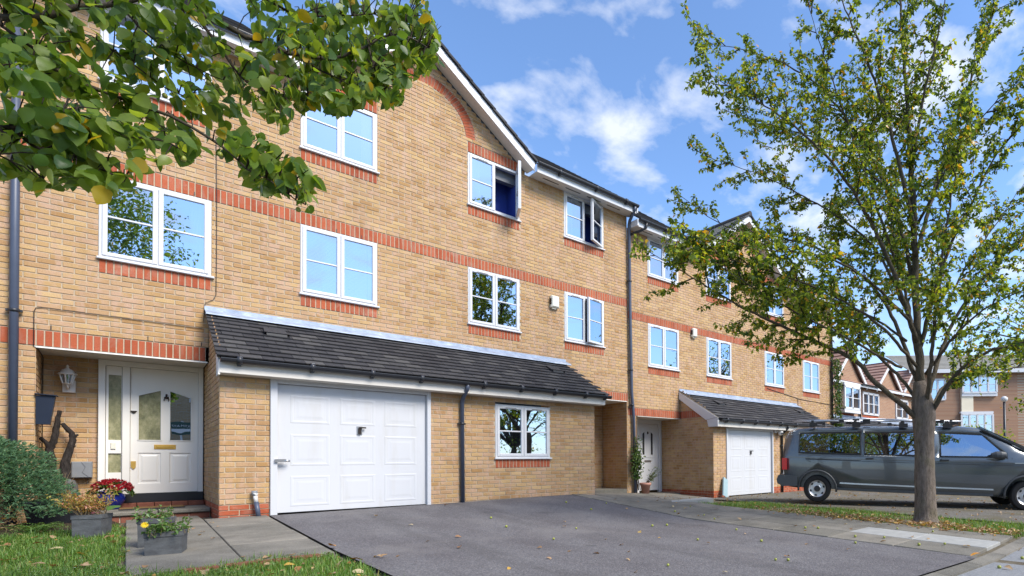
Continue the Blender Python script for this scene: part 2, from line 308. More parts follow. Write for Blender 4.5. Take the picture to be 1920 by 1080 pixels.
# ------------------------------------------------------------------ mesh helpers
class MB:
    def __init__(s): s.v = []; s.f = []; s.mi = []; s.cur = 0; s.sm = []; s.smooth = False
    def add(s, vs_, fs):
        b = len(s.v); s.v.extend([tuple(p) for p in vs_])
        for f in fs: s.f.append(tuple(b + i for i in f)); s.mi.append(s.cur); s.sm.append(s.smooth)
    def quad(s, a, b, c, d): s.add((a, b, c, d), ((0, 1, 2, 3),))
    def box(s, x0, x1, y0, y1, z0, z1):
        if x0 > x1: x0, x1 = x1, x0
        if y0 > y1: y0, y1 = y1, y0
        if z0 > z1: z0, z1 = z1, z0
        s.add([(x0, y0, z0), (x1, y0, z0), (x1, y1, z0), (x0, y1, z0), (x0, y0, z1), (x1, y0, z1), (x1, y1, z1), (x0, y1, z1)],
              [(0, 3, 2, 1), (4, 5, 6, 7), (0, 1, 5, 4), (1, 2, 6, 5), (2, 3, 7, 6), (3, 0, 4, 7)])
    def bbox(s, x0, x1, y0, y1, z0, z1, b=.006):   # box whose front (-y) face is bevelled
        s.add([(x0, y0 + b, z0), (x1, y0 + b, z0), (x1, y1, z0), (x0, y1, z0), (x0, y0 + b, z1), (x1, y0 + b, z1), (x1, y1, z1), (x0, y1, z1),
               (x0 + b, y0, z0 + b), (x1 - b, y0, z0 + b), (x1 - b, y0, z1 - b), (x0 + b, y0, z1 - b)],
              [(0, 3, 2, 1), (4, 5, 6, 7), (1, 2, 6, 5), (2, 3, 7, 6), (3, 0, 4, 7), (8, 9, 10, 11), (0, 1, 9, 8), (1, 5, 10, 9), (5, 4, 11, 10), (4, 0, 8, 11)])
    def obox(s, c, ax, ay, az):
        c = Vector(c); p = [c + ax * i + ay * j + az * k for k in (-1, 1) for j in (-1, 1) for i in (-1, 1)]
        s.add(p, [(0, 2, 3, 1), (4, 5, 7, 6), (0, 1, 5, 4), (1, 3, 7, 5), (3, 2, 6, 7), (2, 0, 4, 6)])
    def bar(s, a, b, w, h, up=Vector((0, 0, 1))):
        a = Vector(a); b = Vector(b); d = b - a; l = d.length; d.normalize(); x = d.cross(up).normalized(); y = x.cross(d)
        s.obox((a + b) / 2, d * (l / 2), x * (w / 2), y * (h / 2))
    def prism(s, poly, a, b, axis):        # polygon (2D) extruded along axis 'x','y','z'
        def P(p, t): return {'x': (t, p[0], p[1]), 'y': (p[0], t, p[1]), 'z': (p[0], p[1], t)}[axis]
        n = len(poly); s.add([P(p, a) for p in poly] + [P(p, b) for p in poly],
            [tuple(range(n))[::-1], tuple(range(n, 2 * n))] + [(i, (i + 1) % n, n + (i + 1) % n, n + i) for i in range(n)])
    def tube(s, pts, rad, n=6, cap=True):
        pts = [Vector(p) for p in pts]; k = len(pts)
        if not hasattr(rad, '__len__'): rad = [rad] * k
        b = len(s.v); up = None
        for i, p in enumerate(pts):
            t = (pts[min(i + 1, k - 1)] - pts[max(i - 1, 0)])
            if t.length < 1e-9: t = Vector((0, 0, 1))
            t.normalize()
            if up is None: up = t.orthogonal().normalized()
            up = (up - t * up.dot(t))
            if up.length < 1e-6: up = t.orthogonal()
            up.normalize(); q = t.cross(up)
            for j in range(n):
                a = 2 * math.pi * j / n
                s.v.append(tuple(p + (up * math.cos(a) + q * math.sin(a)) * rad[i]))
        for i in range(k - 1):
            for j in range(n):
                s.f.append((b + i * n + j, b + i * n + (j + 1) % n, b + (i + 1) * n + (j + 1) % n, b + (i + 1) * n + j)); s.mi.append(s.cur); s.sm.append(True)
        if cap:
            for e in (0, k - 1):
                f = tuple(b + e * n + j for j in range(n)); s.f.append(f[::-1] if e == 0 else f); s.mi.append(s.cur); s.sm.append(False)
    def lathe(s, prof, c, n=24):
        b = len(s.v); c = Vector(c)
        for r, z in prof:
            for j in range(n):
                a = 2 * math.pi * j / n; s.v.append((c.x + r * math.cos(a), c.y + r * math.sin(a), c.z + z))
        for i in range(len(prof) - 1):
            for j in range(n):
                s.f.append((b + i * n + j, b + i * n + (j + 1) % n, b + (i + 1) * n + (j + 1) % n, b + (i + 1) * n + j)); s.mi.append(s.cur); s.sm.append(True)
    def mesh(s, name, mats):
        me = bpy.data.meshes.new(name); me.from_pydata(s.v, [], s.f)
        for m in (mats if isinstance(mats, (list, tuple)) else [mats]): me.materials.append(m)
        if any(s.mi): me.polygons.foreach_set('material_index', s.mi)
        me.polygons.foreach_set('use_smooth', s.sm); me.update(); return me
    def build(s, name, mats, parent=None, **k):
        return obj(name, s.mesh(name, mats), parent, **k)
def obj(name, me, parent=None, label=None, cat=None, group=None, kind=None, loc=None):
    o = bpy.data.objects.new(name, me); COL.objects.link(o)
    if loc is not None: o.location = loc
    if parent is not None:
        o.parent = parent
        if parent.type == 'EMPTY': o.matrix_parent_inverse = Matrix.Translation(-parent.location)
    if label: o['label'] = label
    if cat: o['category'] = cat
    if group: o['group'] = group
    if kind: o['kind'] = kind
    return o
def thing(name, label, cat, loc=(0, 0, 0), group=None):
    return obj(name, None, None, label, cat, group, None, loc)
def bx(name, m, parent, *b, **k):
    q = MB(); q.box(*b); return q.build(name, m, parent, **k)
# ------------------------------------------------------------------ ground
GX = [-6, 1.74, 6.9, 8.7, 11.6, 30]; GY = [1.2, -1.4, -5, -9.4]
GZ = [[-.05, -.02, .02, -.06, -.2, -.25], [-.06, -.01, .035, -.09, -.3, -.33], [-.14, -.13, -.25, -.22, -.3, -.36], [-.2, -.17, -.37, -.34, -.36, -.42]]
def gz(x, y):
    x = min(max(x, GX[0]), GX[-1]); y = min(max(y, GY[-1]), GY[0])
    i = max(k for k in range(len(GX) - 1) if GX[k] <= x); j = max(k for k in range(len(GY) - 1) if GY[k] >= y)
    u = (x - GX[i]) / (GX[i + 1] - GX[i]); v = (y - GY[j]) / (GY[j + 1] - GY[j])
    return (GZ[j][i] * (1 - u) + GZ[j][i + 1] * u) * (1 - v) + (GZ[j + 1][i] * (1 - u) + GZ[j + 1][i + 1] * u) * v
def sheet(name, x0, x1, y0, y1, dz, m, step=.35, edge=None, hf=gz, wob=0):
    q = MB(); q.smooth = True
    nx = max(1, int((x1 - x0) / step)); ny = max(1, int((y1 - y0) / step))
    vs_ = []
    for j in range(ny + 1):
        for i in range(nx + 1):
            x = x0 + (x1 - x0) * i / nx; y = y0 + (y1 - y0) * j / ny
            if edge: x, y = edge(x, y, i / nx, j / ny)
            vs_.append((x, y, hf(x, y) + dz + (wob * noise.noise((x * 1.7, y * 1.7, 3)) if wob else 0)))
    q.add(vs_, [(j * (nx + 1) + i, j * (nx + 1) + i + 1, (j + 1) * (nx + 1) + i + 1, (j + 1) * (nx + 1) + i) for j in range(ny) for i in range(nx)])
    return q.build(name, m, kind='structure')
def on_g(px, py, dz=0):
    p = on_z(px, py, -.1)
    for _ in range(8): p = on_z(px, py, gz(p.x, p.y) + dz)
    return p
# one big terrain sheet (fine near the houses, coarse to the horizon)
q = MB(); xs = [-900, -200, -60, -20] + [-8 + k * .8 for k in range(60)] + [50, 90, 200, 900]; ys = [-900, -200, -80, -40, -24] + [-16 + k * .8 for k in range(24)] + [4, 10, 40, 200, 900]
q.add([(x, y, gz(x, y) - .035) for y in ys for x in xs], [(j * len(xs) + i, j * len(xs) + i + 1, (j + 1) * len(xs) + i + 1, (j + 1) * len(xs) + i) for j in range(len(ys) - 1) for i in range(len(xs) - 1)])
q.build('ground', M['dirt'], kind='structure')
sheet('driveway', 1.74, 6.9, -9.42, -1.40, 0, M['asphalt'], .4, edge=lambda x, y, u, v: (x, y if v > 0 else y))
sheet('road', -40, 60, -20, -9.60, -.03, M['road'], 1.2)
sheet('neighbour_driveway', 10.6, 16.5, -10.0, -1.32, -.006, M['oldtar'], .5)
q = MB(); x = -8
while x < 40:                                                   # flush kerb stones along the road
    z0, z1 = gz(x, -9.5), gz(x + .9, -9.5); d = -.012
    q.add([(x, -9.6, z0 + d), (x + .89, -9.6, z1 + d), (x + .89, -9.45, z1 + d + .012), (x, -9.45, z0 + d + .012), (x, -9.6, z0 - .2), (x + .89, -9.6, z1 - .2)], [(0, 1, 2, 3), (4, 5, 1, 0)]); x += .9
q.build('kerb', M['slab'], kind='structure')

def slabs(name, cells, dz=.012, m='slab', gap=.008):
    root = obj(name, None, None, kind='structure')
    for (x0, x1, y0, y1) in cells:
        a = U(-.003, .003); b = U(-.003, .003); q = MB(); g = gap / 2; X0, X1, Y0, Y1 = x0 + g, x1 - g, y0 + g, y1 - g; e = .006
        t = [(X0 + e, Y0 + e), (X1 - e, Y0 + e), (X1 - e, Y1 - e), (X0 + e, Y1 - e)]; o = [(X0, Y0), (X1, Y0), (X1, Y1), (X0, Y1)]
        top = [(x, y, gz(x, y) + dz + a * (1 if k % 2 else -1) + b) for k, (x, y) in enumerate(t)]
        mid = [(x, y, gz(x, y) + dz - .007 + b) for x, y in o]; bot = [(x, y, gz(x, y) - .03) for x, y in o]
        q.add(top + mid + bot, [(0, 1, 2, 3)] + [(4 + i, 4 + (i + 1) % 4, (i + 1) % 4, i) for i in range(4)] + [(8 + i, 8 + (i + 1) % 4, 4 + (i + 1) % 4, 4 + i) for i in range(4)])
        q.build('paving_slab', M[m], root)
    return root
def on_slab(x, y): return .28 < x < 1.70
cells = []
for i, (x0, x1) in enumerate(((.28, 1.02), (1.02, 1.70))):
    for (y0, y1) in ((-1.42, -.55), (-2.35, -1.42), (-3.25, -2.35), (-4.05, -3.25), (-5.15, -4.05)):
        if x0 > 1 and y1 > -1.3: y1 = -1.43
        cells.append((x0, x1, y0, y1))
slabs('front_path', cells)
q = MB()
e_ = obj('brick_edging', None, None, kind='structure')
for k, (x, y, a) in enumerate(((.98, -5.22, .04), (1.21, -5.24, -.05), (1.45, -5.22, .03), (.72, -5.24, .1))):
    q = MB(); z = gz(x, y) - .012; q.obox((x, y, z), Vector((math.cos(a), math.sin(a), 0)) * .107, Vector((-math.sin(a), math.cos(a), 0)) * .05, Vector((0, 0, .03))); q.build('red_brick', M['dullred'], e_)
cells = []; y = -1.42
rows = [(-9.35, -8.45), (-8.45, -7.55), (-7.55, -6.65), (-6.65, -5.75), (-5.75, -4.85), (-4.85, -3.95), (-3.95, -3.05), (-3.05, -2.15), (-2.15, -1.43)]
for j, (y0, y1) in enumerate(rows):
    for i, (x0, x1) in enumerate(((6.9, 7.5), (7.5, 8.1), (8.1, 8.7))):
        if (i == 1 and j in (0, 1)) : continue
        cells.append((x0, x1, y0, y1))
for x0 in (7.56, 8.16, 8.76, 9.36, 9.96, 10.56):
    for (y0, y1) in ((-1.40, -.62), (-.6, .0)):
        cells.append((x0, x0 + .6, y0, y1))
for x0 in (8.76, 9.36, 9.96, 10.56): cells.append((x0, x0 + .6, -2.2, -1.42))
slabs('side_path', cells)
slabs('pale_path', [(7.5, 8.1, -9.35, -8.45), (7.5, 8.1, -8.45, -7.55)], .013, 'paleslab')
bx('porch_floor', M['slab'], None, 7.56, 9.61, .004, 1.06, -.25, .0, kind='structure')
bx('neighbour_porch_floor', M['slab'], None, 9.99, 11.63, .004, .82, -.35, -.205, kind='structure')

# ------------------------------------------------------------------ brickwork
BZ0 = .1
def stretcher():
    q = MB(); a, b, h, e = .1075, .0325, .012, .004
    q.add([(-a, 0, -b), (a, 0, -b), (a, 0, b), (-a, 0, b), (-a + e, -h, -b + e), (a - e, -h, -b + e), (a - e, -h, b - e), (-a + e, -h, b - e)],
          [(4, 5, 6, 7), (0, 1, 5, 4), (1, 2, 6, 5), (2, 3, 7, 6), (3, 0, 4, 7)])
    return q
ME_S = stretcher().mesh('brick', M['brick']); ME_SR = stretcher().mesh('red_brick', M['redbrick'])
class Wall:                                         # vertical wall plane: point = o + d*s, outward normal n
    def __init__(w, o, d, n): w.o = Vector((o[0], o[1], 0)); w.d = Vector((d[0], d[1], 0)); w.n = Vector((n[0], n[1], 0)); w.ang = math.atan2(d[1], d[0])
    def P(w, s, z, t=0): p = w.o + w.d * s + w.n * t; return (p.x, p.y, z)
def brick_geo(q, w, s0, s1, z0, z1, h=.012, e=.004):
    j = U(-.0015, .0025); P = w.P
    q.add([P(s0, z0, -.012), P(s1, z0, -.012), P(s1, z1, -.012), P(s0, z1, -.012), P(s0 + e, z0 + e, j), P(s1 - e, z0 + e, j), P(s1 - e, z1 - e, j), P(s0 + e, z1 - e, j)],
          [(4, 5, 6, 7), (0, 1, 5, 4), (1, 2, 6, 5), (2, 3, 7, 6), (3, 0, 4, 7)])
class Bricks:                                       # collects every brick of one house, then splits single bricks from the joined rest
    def __init__(b): b.full = []; b.rest = MB(); b.mort = MB(); b.sold = []
    def lay(b, w, intervals, zlo, zhi, shift=0):
        k0 = int(math.ceil((zlo - BZ0) / .075 - .5)); k = k0
        while BZ0 + .075 * k < zhi - .02:
            z0 = BZ0 + .075 * k + .005; z1 = z0 + .065
            for (a, c) in intervals(z0, z1):
                if c - a < .02: continue
                if w.mort: b.mort.quad(w.P(a, z0 - .005, -.0075), w.P(c, z0 - .005, -.0075), w.P(c, z1 + .005, -.0075), w.P(a, z1 + .005, -.0075))
                off = shift + (.1125 if k % 2 else 0)
                n = math.floor((a - off) / .225); s = off + n * .225
                while s < c:
                    s0 = max(s + .005, a + (.0 if s < a else .0)); s1 = min(s + .220, c)
                    if s0 == a and a > s + .005: s0 = a + .002
                    if s1 == c: s1 = c - .002
                    if s1 - s0 > .03:
                        if s1 - s0 > .205: b.full.append((w, (s0 + s1) / 2, z0 + .0325))
                        else: brick_geo(b.rest, w, s0, s1, z0, z1)
                    s += .225
            k += 1
    def soldiers(b, w, s0, s1, z0, z1):
        n = max(1, round((s1 - s0) / .075)); d = (s1 - s0) / n
        b.mort.quad(w.P(s0, z0, -.006), w.P(s1, z0, -.006), w.P(s1, z1, -.006), w.P(s0, z1, -.006))
        for i in range(n): b.sold.append((w, s0 + d * (i + .5), d - .010, (z0 + z1) / 2, z1 - z0))
    def finish(b, root, visible, nmax=300, nmax2=300):
        def rank(w, s, z):
            x, y, dep = proj(w.P(s, z)); return dep if (0 < x < 1920 and 0 < y < 1080 and visible(x, y)) else 999
        b.full.sort(key=lambda t: rank(t[0], t[1], t[2]))
        for i, (w, s, z) in enumerate(b.full):
            if i < nmax and rank(w, s, z) < 900:
                o = obj('brick', ME_S, root); o.location = Vector(w.P(s, z, -.012 + U(-.0015, .002))); o.rotation_euler = (U(-.004, .004), 0, w.ang + U(-.003, .003))
                o.matrix_parent_inverse = Matrix.Translation(-root.location)
            else: brick_geo(b.rest, w, s - .1075, s + .1075, z - .0325, z + .0325)
        o = b.rest.build('brickwork', M['brick'], root, kind='stuff'); b.mort.build('mortar', M['mortar'], root)
        b.sold.sort(key=lambda t: rank(t[0], t[1], t[3])); cache = {}; q2 = MB()
        for i, (w, s, wd, z, ht) in enumerate(b.sold):
            if i < nmax2 and rank(w, s, z) < 900:
                key = (round(wd, 4), round(ht, 3))
                if key not in cache:
                    q = MB(); a, c, h, e = wd / 2, ht / 2 - .004, .012, .004
                    q.add([(-a, 0, -c), (a, 0, -c), (a, 0, c), (-a, 0, c), (-a + e, -h, -c + e), (a - e, -h, -c + e), (a - e, -h, c - e), (-a + e, -h, c - e)],
                          [(4, 5, 6, 7), (0, 1, 5, 4), (1, 2, 6, 5), (2, 3, 7, 6), (3, 0, 4, 7)])
                    cache[key] = q.mesh('red_brick', M['redbrick'])
                o = obj('red_brick', cache[key], root); o.location = Vector(w.P(s, z, -.012 + U(.0, .003))); o.rotation_euler = (0, 0, w.ang)
                o.matrix_parent_inverse = Matrix.Translation(-root.location)
            else: brick_geo(q2, w, s - wd / 2, s + wd / 2, z - ht / 2 + .004, z + ht / 2 - .004)
        if q2.f: q2.build('red_brickwork', M['redbrick'], root, kind='stuff')
def cut(iv, a, b):
    out = []
    for (x, y) in iv:
        if b <= x or a >= y: out.append((x, y)); continue
        if a > x: out.append((x, a))
        if b < y: out.append((b, y))
    return out

# ------------------------------------------------------------------ windows
def window(root, x0, x1, z0, z1, y=0.0, opens=0.0, style='plain', room='room', blind=None, vents=True, name='window'):
    """two-light white casement; front of the frame near plane y; opens = angle of the right-hand sash"""
    q = MB(); f = .055; yo = y - .006; yi = y + .075
    q.bbox(x0, x0 + f, yo, yi, z0, z1); q.bbox(x1 - f, x1, yo, yi, z0, z1)
    q.bbox(x0 + f, x1 - f, yo, yi, z1 - f, z1); q.bbox(x0 + f, x1 - f, yo, yi, z0, z0 + f)
    xm = (x0 + x1) / 2
    q.bbox(xm - .02, xm + .02, yo + .004, yi, z0 + f, z1 - f)
    w = q.build(name, M['upvc'], root)
    s = MB(); s.bbox(x0 - .02, x1 + .035, y - .045, y + .02, z0 - .03, z0 + .002, .008); s.build('sill', M['upvc'], w)
    for k, (a, b) in enumerate(((x0 + f * .55, xm - .004), (xm + .004, x1 - f * .55))):
        ang = opens if k == 1 else 0
        g = .055; zb, zt = z0 + f * .55, z1 - f * .55
        def T(mb):
            if ang:
                m = Matrix.Translation((b, y - .02, 0)) @ Matrix.Rotation(ang, 4, 'Z') @ Matrix.Translation((-b, -(y - .02), 0))
                mb.v = [tuple(m @ Vector(p)) for p in mb.v]
            return mb
        c = MB(); yf = y - .022; yb = y + .04
        c.bbox(a, a + g, yf, yb, zb, zt, .008); c.bbox(b - g, b, yf, yb, zb, zt, .008); c.bbox(a + g, b - g, yf, yb, zt - g, zt, .008); c.bbox(a + g, b - g, yf, yb, zb, zb + g, .008)
        T(c).build('sash', M['upvc'], w)
        h = MB(); zm = (zb + zt) / 2; h.bbox(a + g, b - g, yf + .008, yb - .012, zm - .013, zm + .013, .004); T(h).build('glazing_bar', M['upvc'], w)
        for (p0, p1) in ((zb + g, zm - .013), (zm + .013, zt - g)):
            pn = MB(); yp = y + .004; t = U(-.0016, .0016); t2 = U(-.0012, .0012)
            pn.add([(a + g, yp - t - t2, p0), (b - g, yp + t - t2, p0), (b - g, yp + t + t2, p1), (a + g, yp - t + t2, p1)], [(0, 1, 2, 3)])
            T(pn).build('pane', M['glass'], w)
        if vents:
            v = MB(); v.box((a + b) / 2 - .13, (a + b) / 2 + .13, yf - .006, yf + .002, zt - .043, zt - .018); T(v).build('trickle_vent', M['upvc'], w)
            v = MB(); v.box((a + b) / 2 - .115, (a + b) / 2 + .115, yf - .008, yf - .004, zt - .038, zt - .030); T(v).build('vent_slot', M['darkmetal'], w)
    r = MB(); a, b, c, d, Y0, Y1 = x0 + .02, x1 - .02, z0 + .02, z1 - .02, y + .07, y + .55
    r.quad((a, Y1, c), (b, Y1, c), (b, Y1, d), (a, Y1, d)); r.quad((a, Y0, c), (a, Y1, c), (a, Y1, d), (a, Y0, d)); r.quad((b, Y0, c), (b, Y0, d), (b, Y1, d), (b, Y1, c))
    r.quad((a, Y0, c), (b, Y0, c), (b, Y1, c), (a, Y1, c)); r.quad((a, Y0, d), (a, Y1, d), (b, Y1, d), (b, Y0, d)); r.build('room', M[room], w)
    if room == 'bluewall':
        v = MB(); v.box(a, b, y + .16, y + .30, d - .23, d - .001); v.build('roller_blind', M['greybox'], w)
        v = MB(); v.box(xm + .05, xm + .17, y + .35, y + .48, c + .01, c + .30); v.box(xm + .03, xm + .06, y + .3, y + .5, c + .01, c + .42); v.build('chair_back', M['seat'], w)
        v = MB()
        for i in range(5): v.tube([(a + .07 + i * .05, y + .12 + .012 * (i % 2), c), (a + .07 + i * .05, y + .12 + .012 * (i % 2), d)], .026, 6)
        v.build('curtain', M['blind'], w)
    if blind == 'slats':
        v = MB(); z = z0 + .06; k = 0
        while z < z1 - .06: v.add([(a, y + .10, z), (b - .13, y + .10, z), (b - .13, y + .115, z + .022), (a, y + .115, z + .022)], [(0, 1, 2, 3)]); z += .024
        v.build('venetian_blind', M['blind'], w)
        v = MB(); v.box(b - .10, b - .05, y + .10, y + .12, c, d); v.build('curtain', M['blind'], w)
    if blind == 'curtain':
        v = MB()
        for i in range(5): v.tube([(b - .20 + i * .04, y + .12, c), (b - .20 + i * .04, y + .12, d)], .021, 6)
        for i in range(1): v.tube([(a + .05 + i * .04, y + .12, c), (a + .05 + i * .04, y + .12, d)], .014, 6)
        v.build('curtain', M['blind'], w)
    if blind == 'net':
        v = MB()
        n = 26
        for i in range(n):
            s0 = a + (b - a) * i / n; s1 = a + (b - a) * (i + 1) / n; o0 = .012 * (i % 2); o1 = .012 * ((i + 1) % 2)
            v.quad((s0, y + .11 + o0, c), (s1, y + .11 + o1, c), (s1, y + .11 + o1, d), (s0, y + .11 + o0, d))
        v.build('net_curtain', M['blind'], w)
    return w
# ------------------------------------------------------------------ shared house pieces
def leanto(root, x0, x1, yw, ye, ztop, zeave, nm, tiles=True):
    """tiled lean-to: every tile its own piece; wall at yw, eave at ye"""
    dy, dz = yw - ye, ztop - zeave; Ls = math.hypot(dy, dz); ang = math.atan2(dz, dy)
    t = MB(); t.add([(x0 + .02, ye + .03, zeave - .03), (x1 - .02, ye + .03, zeave - .03), (x1 - .02, yw, ztop - .03), (x0 + .02, yw, ztop - .03)], [(0, 1, 2, 3)])
    roof = t.build('lean_to_roof', M['black'], root)
    n = round(Ls / .172); g = Ls / n; wt = .25
    q = MB(); a, l, h = wt / 2 - .003, g + .04, .016
    q.add([(-a, 0, 0), (a, 0, 0), (a, l, -.028), (-a, l, -.028), (-a, 0, h), (a, 0, h), (a, l, h - .028), (-a, l, h - .028)], [(4, 5, 6, 7), (0, 1, 5, 4), (1, 2, 6, 5), (3, 0, 4, 7)])
    me = q.mesh('roof_tile', M['tile']); half = MB(); a = wt / 4 - .003
    half.add([(-a, 0, 0), (a, 0, 0), (a, l, -.028), (-a, l, -.028), (-a, 0, h), (a, 0, h), (a, l, h - .028), (-a, l, h - .028)], [(4, 5, 6, 7), (0, 1, 5, 4), (1, 2, 6, 5), (3, 0, 4, 7)])
    mh = half.mesh('roof_tile', M['tile'])
    for r in range(n):
        s = r * g; y = ye + math.cos(ang) * s; z = zeave + math.sin(ang) * s
        x = x0 + (wt / 2 if r % 2 == 0 else 0); k = 0
        while x - wt / 2 < x1 - .01:
            if x - wt / 2 < x0 - .01: o = obj('roof_tile', mh, roof); o.location = (x0 + wt / 4, y, z)
            elif x + wt / 2 > x1 + .02: o = obj('roof_tile', mh, roof); o.location = (x - wt / 4, y, z)
            else: o = obj('roof_tile', me, roof); o.location = (x, y, z)
            o.rotation_euler = (ang + U(-.008, .012), U(-.006, .006), U(-.006, .006)); x += wt
    f = MB(); nx = int((x1 - x0) / .3); f.smooth = False
    for i in range(nx):
        a = x0 + (x1 - x0) * i / nx; b = x0 + (x1 - x0) * (i + 1) / nx
        w = [U(-.006, .006) for _ in range(2)] if i else [0, 0]
        if i == 0: pw = [0, 0]
        P = lambda x, d: [(x, yw - .013, ztop + .075), (x, yw - .016, ztop + .02 + d[0] * .5), (x, yw - .25 * math.cos(ang) - .02, ztop + .05 - .25 * math.sin(ang) + d[0]), (x, yw - .255 * math.cos(ang) - .02, ztop + .03 - .255 * math.sin(ang))]
        A, B = P(a, pw), P(b, w); pw = w
        for k in range(3): f.quad(A[k + 1], B[k + 1], B[k], A[k])
    f.build('lead_flashing', M['lead'], root)
    for xv in nm:                                         # small roof vents
        d = MB(); yv = ye + dy * .56; zv = zeave + dz * .56
        d.add([(xv - .16, yv - .02, zv + .06), (xv + .16, yv - .02, zv + .06), (xv + .13, yv + .3, zv + .19), (xv - .13, yv + .3, zv + .19), (xv - .16, yv - .02, zv), (xv + .16, yv - .02, zv)], [(0, 1, 2, 3), (0, 3, 4), (1, 5, 2)])
        v = d.build('roof_vent', M['tile'], roof)
        e = MB(); e.quad((xv - .13, yv - .012, zv + .012), (xv + .13, yv - .012, zv + .012), (xv + .13, yv - .008, zv + .055), (xv - .13, yv - .008, zv + .055)); e.build('vent_grille', M['cable'], roof)
    return roof
def gutter(root, x0, x1, y, z, brk, r=.056):
    q = MB(); n = 10
    for i in range(n):
        a0 = math.pi + math.pi * i / n; a1 = math.pi + math.pi * (i + 1) / n
        for rr, fl in ((r, 0), (r - .006, 1)):
            A = (x0, y + rr * math.cos(a0), z + rr * math.sin(a0)); B = (x1, A[1], A[2]); C = (x1, y + rr * math.cos(a1), z + rr * math.sin(a1)); D = (x0, C[1], C[2])
            q.smooth = True; q.quad(*((A, D, C, B) if fl == 0 else (A, B, C, D)))
    q.smooth = False
    for x in (x0, x1): q.add([(x, y + r * math.cos(math.pi + math.pi * i / n), z + r * math.sin(math.pi + math.pi * i / n)) for i in range(n + 1)], [tuple(range(n + 1))])
    q.box(x0, x1, y - r - .004, y - r + .006, z - .006, z + .008)
    o = q.build('gutter', M['black'], root)
    for x in brk:
        b = MB(); b.tube([(x - .03, y, z - .008), (x + .03, y, z - .008)], r + .006, 14); b.box(x - .02, x + .02, y + .0, y + .09, z - r - .03, z - r + .012); b.build('bracket', M['black'], o)
    return o
def downpipe(root, pts, r, m, clips=()):
    q = MB(); q.tube(pts, r, 12); o = q.build('downpipe', M[m], root)
    for (x, y, z) in clips:
        c = MB(); c.tube([(x, y, z - .02), (x, y, z + .02)], r + .008, 12); c.box(x - r - .03, x + r + .03, y, y + .05, z - .014, z + .014); c.build('pipe_clip', M['black'], o)
    return o
def garage_door(root, x0, x1, y, z0, z1, fr=.085):
    q = MB(); q.bbox(x0, x0 + fr, y - .03, y + .08, z0, z1); q.bbox(x1 - fr * .75, x1, y - .03, y + .08, z0, z1); q.bbox(x0 + fr, x1 - fr * .75, y - .025, y + .08, z1 - .07, z1)
    f = q.build('garage_frame', M['garagewhite'], root)
    a, b, c, d = x0 + fr + .004, x1 - fr * .75 - .004, z0 + .025, z1 - .075
    q = MB(); q.bbox(a, b, y + .035, y + .07, c, d, .004); g = q.build('garage_door', M['garagewhite'], root)
    W_, H_ = b - a, d - c
    for i in range(3):
        for j, (u0, u1) in enumerate(((.045, .285), (.365, .615), (.70, .92))):
            px0 = a + W_ * (.075 + i * .305); px1 = px0 + W_ * .24; pz0, pz1 = c + H_ * u0, c + H_ * u1
            p = MB(); Y = y + .035
            def ring(o, h): return [(px0 + o, Y - h, pz0 + o), (px1 - o, Y - h, pz0 + o), (px1 - o, Y - h, pz1 - o), (px0 + o, Y - h, pz1 - o)]
            rs = [ring(0, .0005), ring(.012, .003), ring(.03, .003), ring(.042, .001), ring(.075, .001), ring(.11, .003)]
            for A, B in zip(rs, rs[1:]):
                for k in range(4): p.quad(A[k], A[(k + 1) % 4], B[(k + 1) % 4], B[k])
            p.quad(*rs[-1]); p.build('door_panel', M['garagewhite'], g)
    xm, zm = (a + b) / 2 + .03, c + H_ * .655
    h = MB(); h.bbox(xm - .045, xm + .03, y + .018, y + .035, zm - .06, zm + .075, .004); h.build('handle_plate', M['steel'], g)
    h = MB(); h.box(xm - .03, xm + .012, y - .004, y + .019, zm - .05, zm + .04); h.bar((xm - .02, y - .01, zm + .05), (xm + .075, y - .01, zm + .05), .02, .022); h.build('handle', M['darkmetal'], g)
    return g
def strips(root, name, pts0, pts1, n, m, th=.03):
    """tile courses as overlapping strips between a lower edge pts0 and an upper edge pts1"""
    q = MB(); a0, b0 = map(Vector, pts0); a1, b1 = map(Vector, pts1); up = (b0 - a0).cross(a1 - a0).normalized()
    if up.z < 0: up = -up
    for i in range(n):
        t0, t1 = i / n, (i + 1.25) / n
        A, B, C, D = a0.lerp(a1, t0), b0.lerp(b1, t0), b0.lerp(b1, t1), a0.lerp(a1, t1)
        q.add([A + up * th, B + up * th, C, D, A, B], [(0, 1, 2, 3), (4, 5, 1, 0), (4, 0, 3), (5, 2, 1)])
    return q.build(name, M[m], root, kind='stuff')
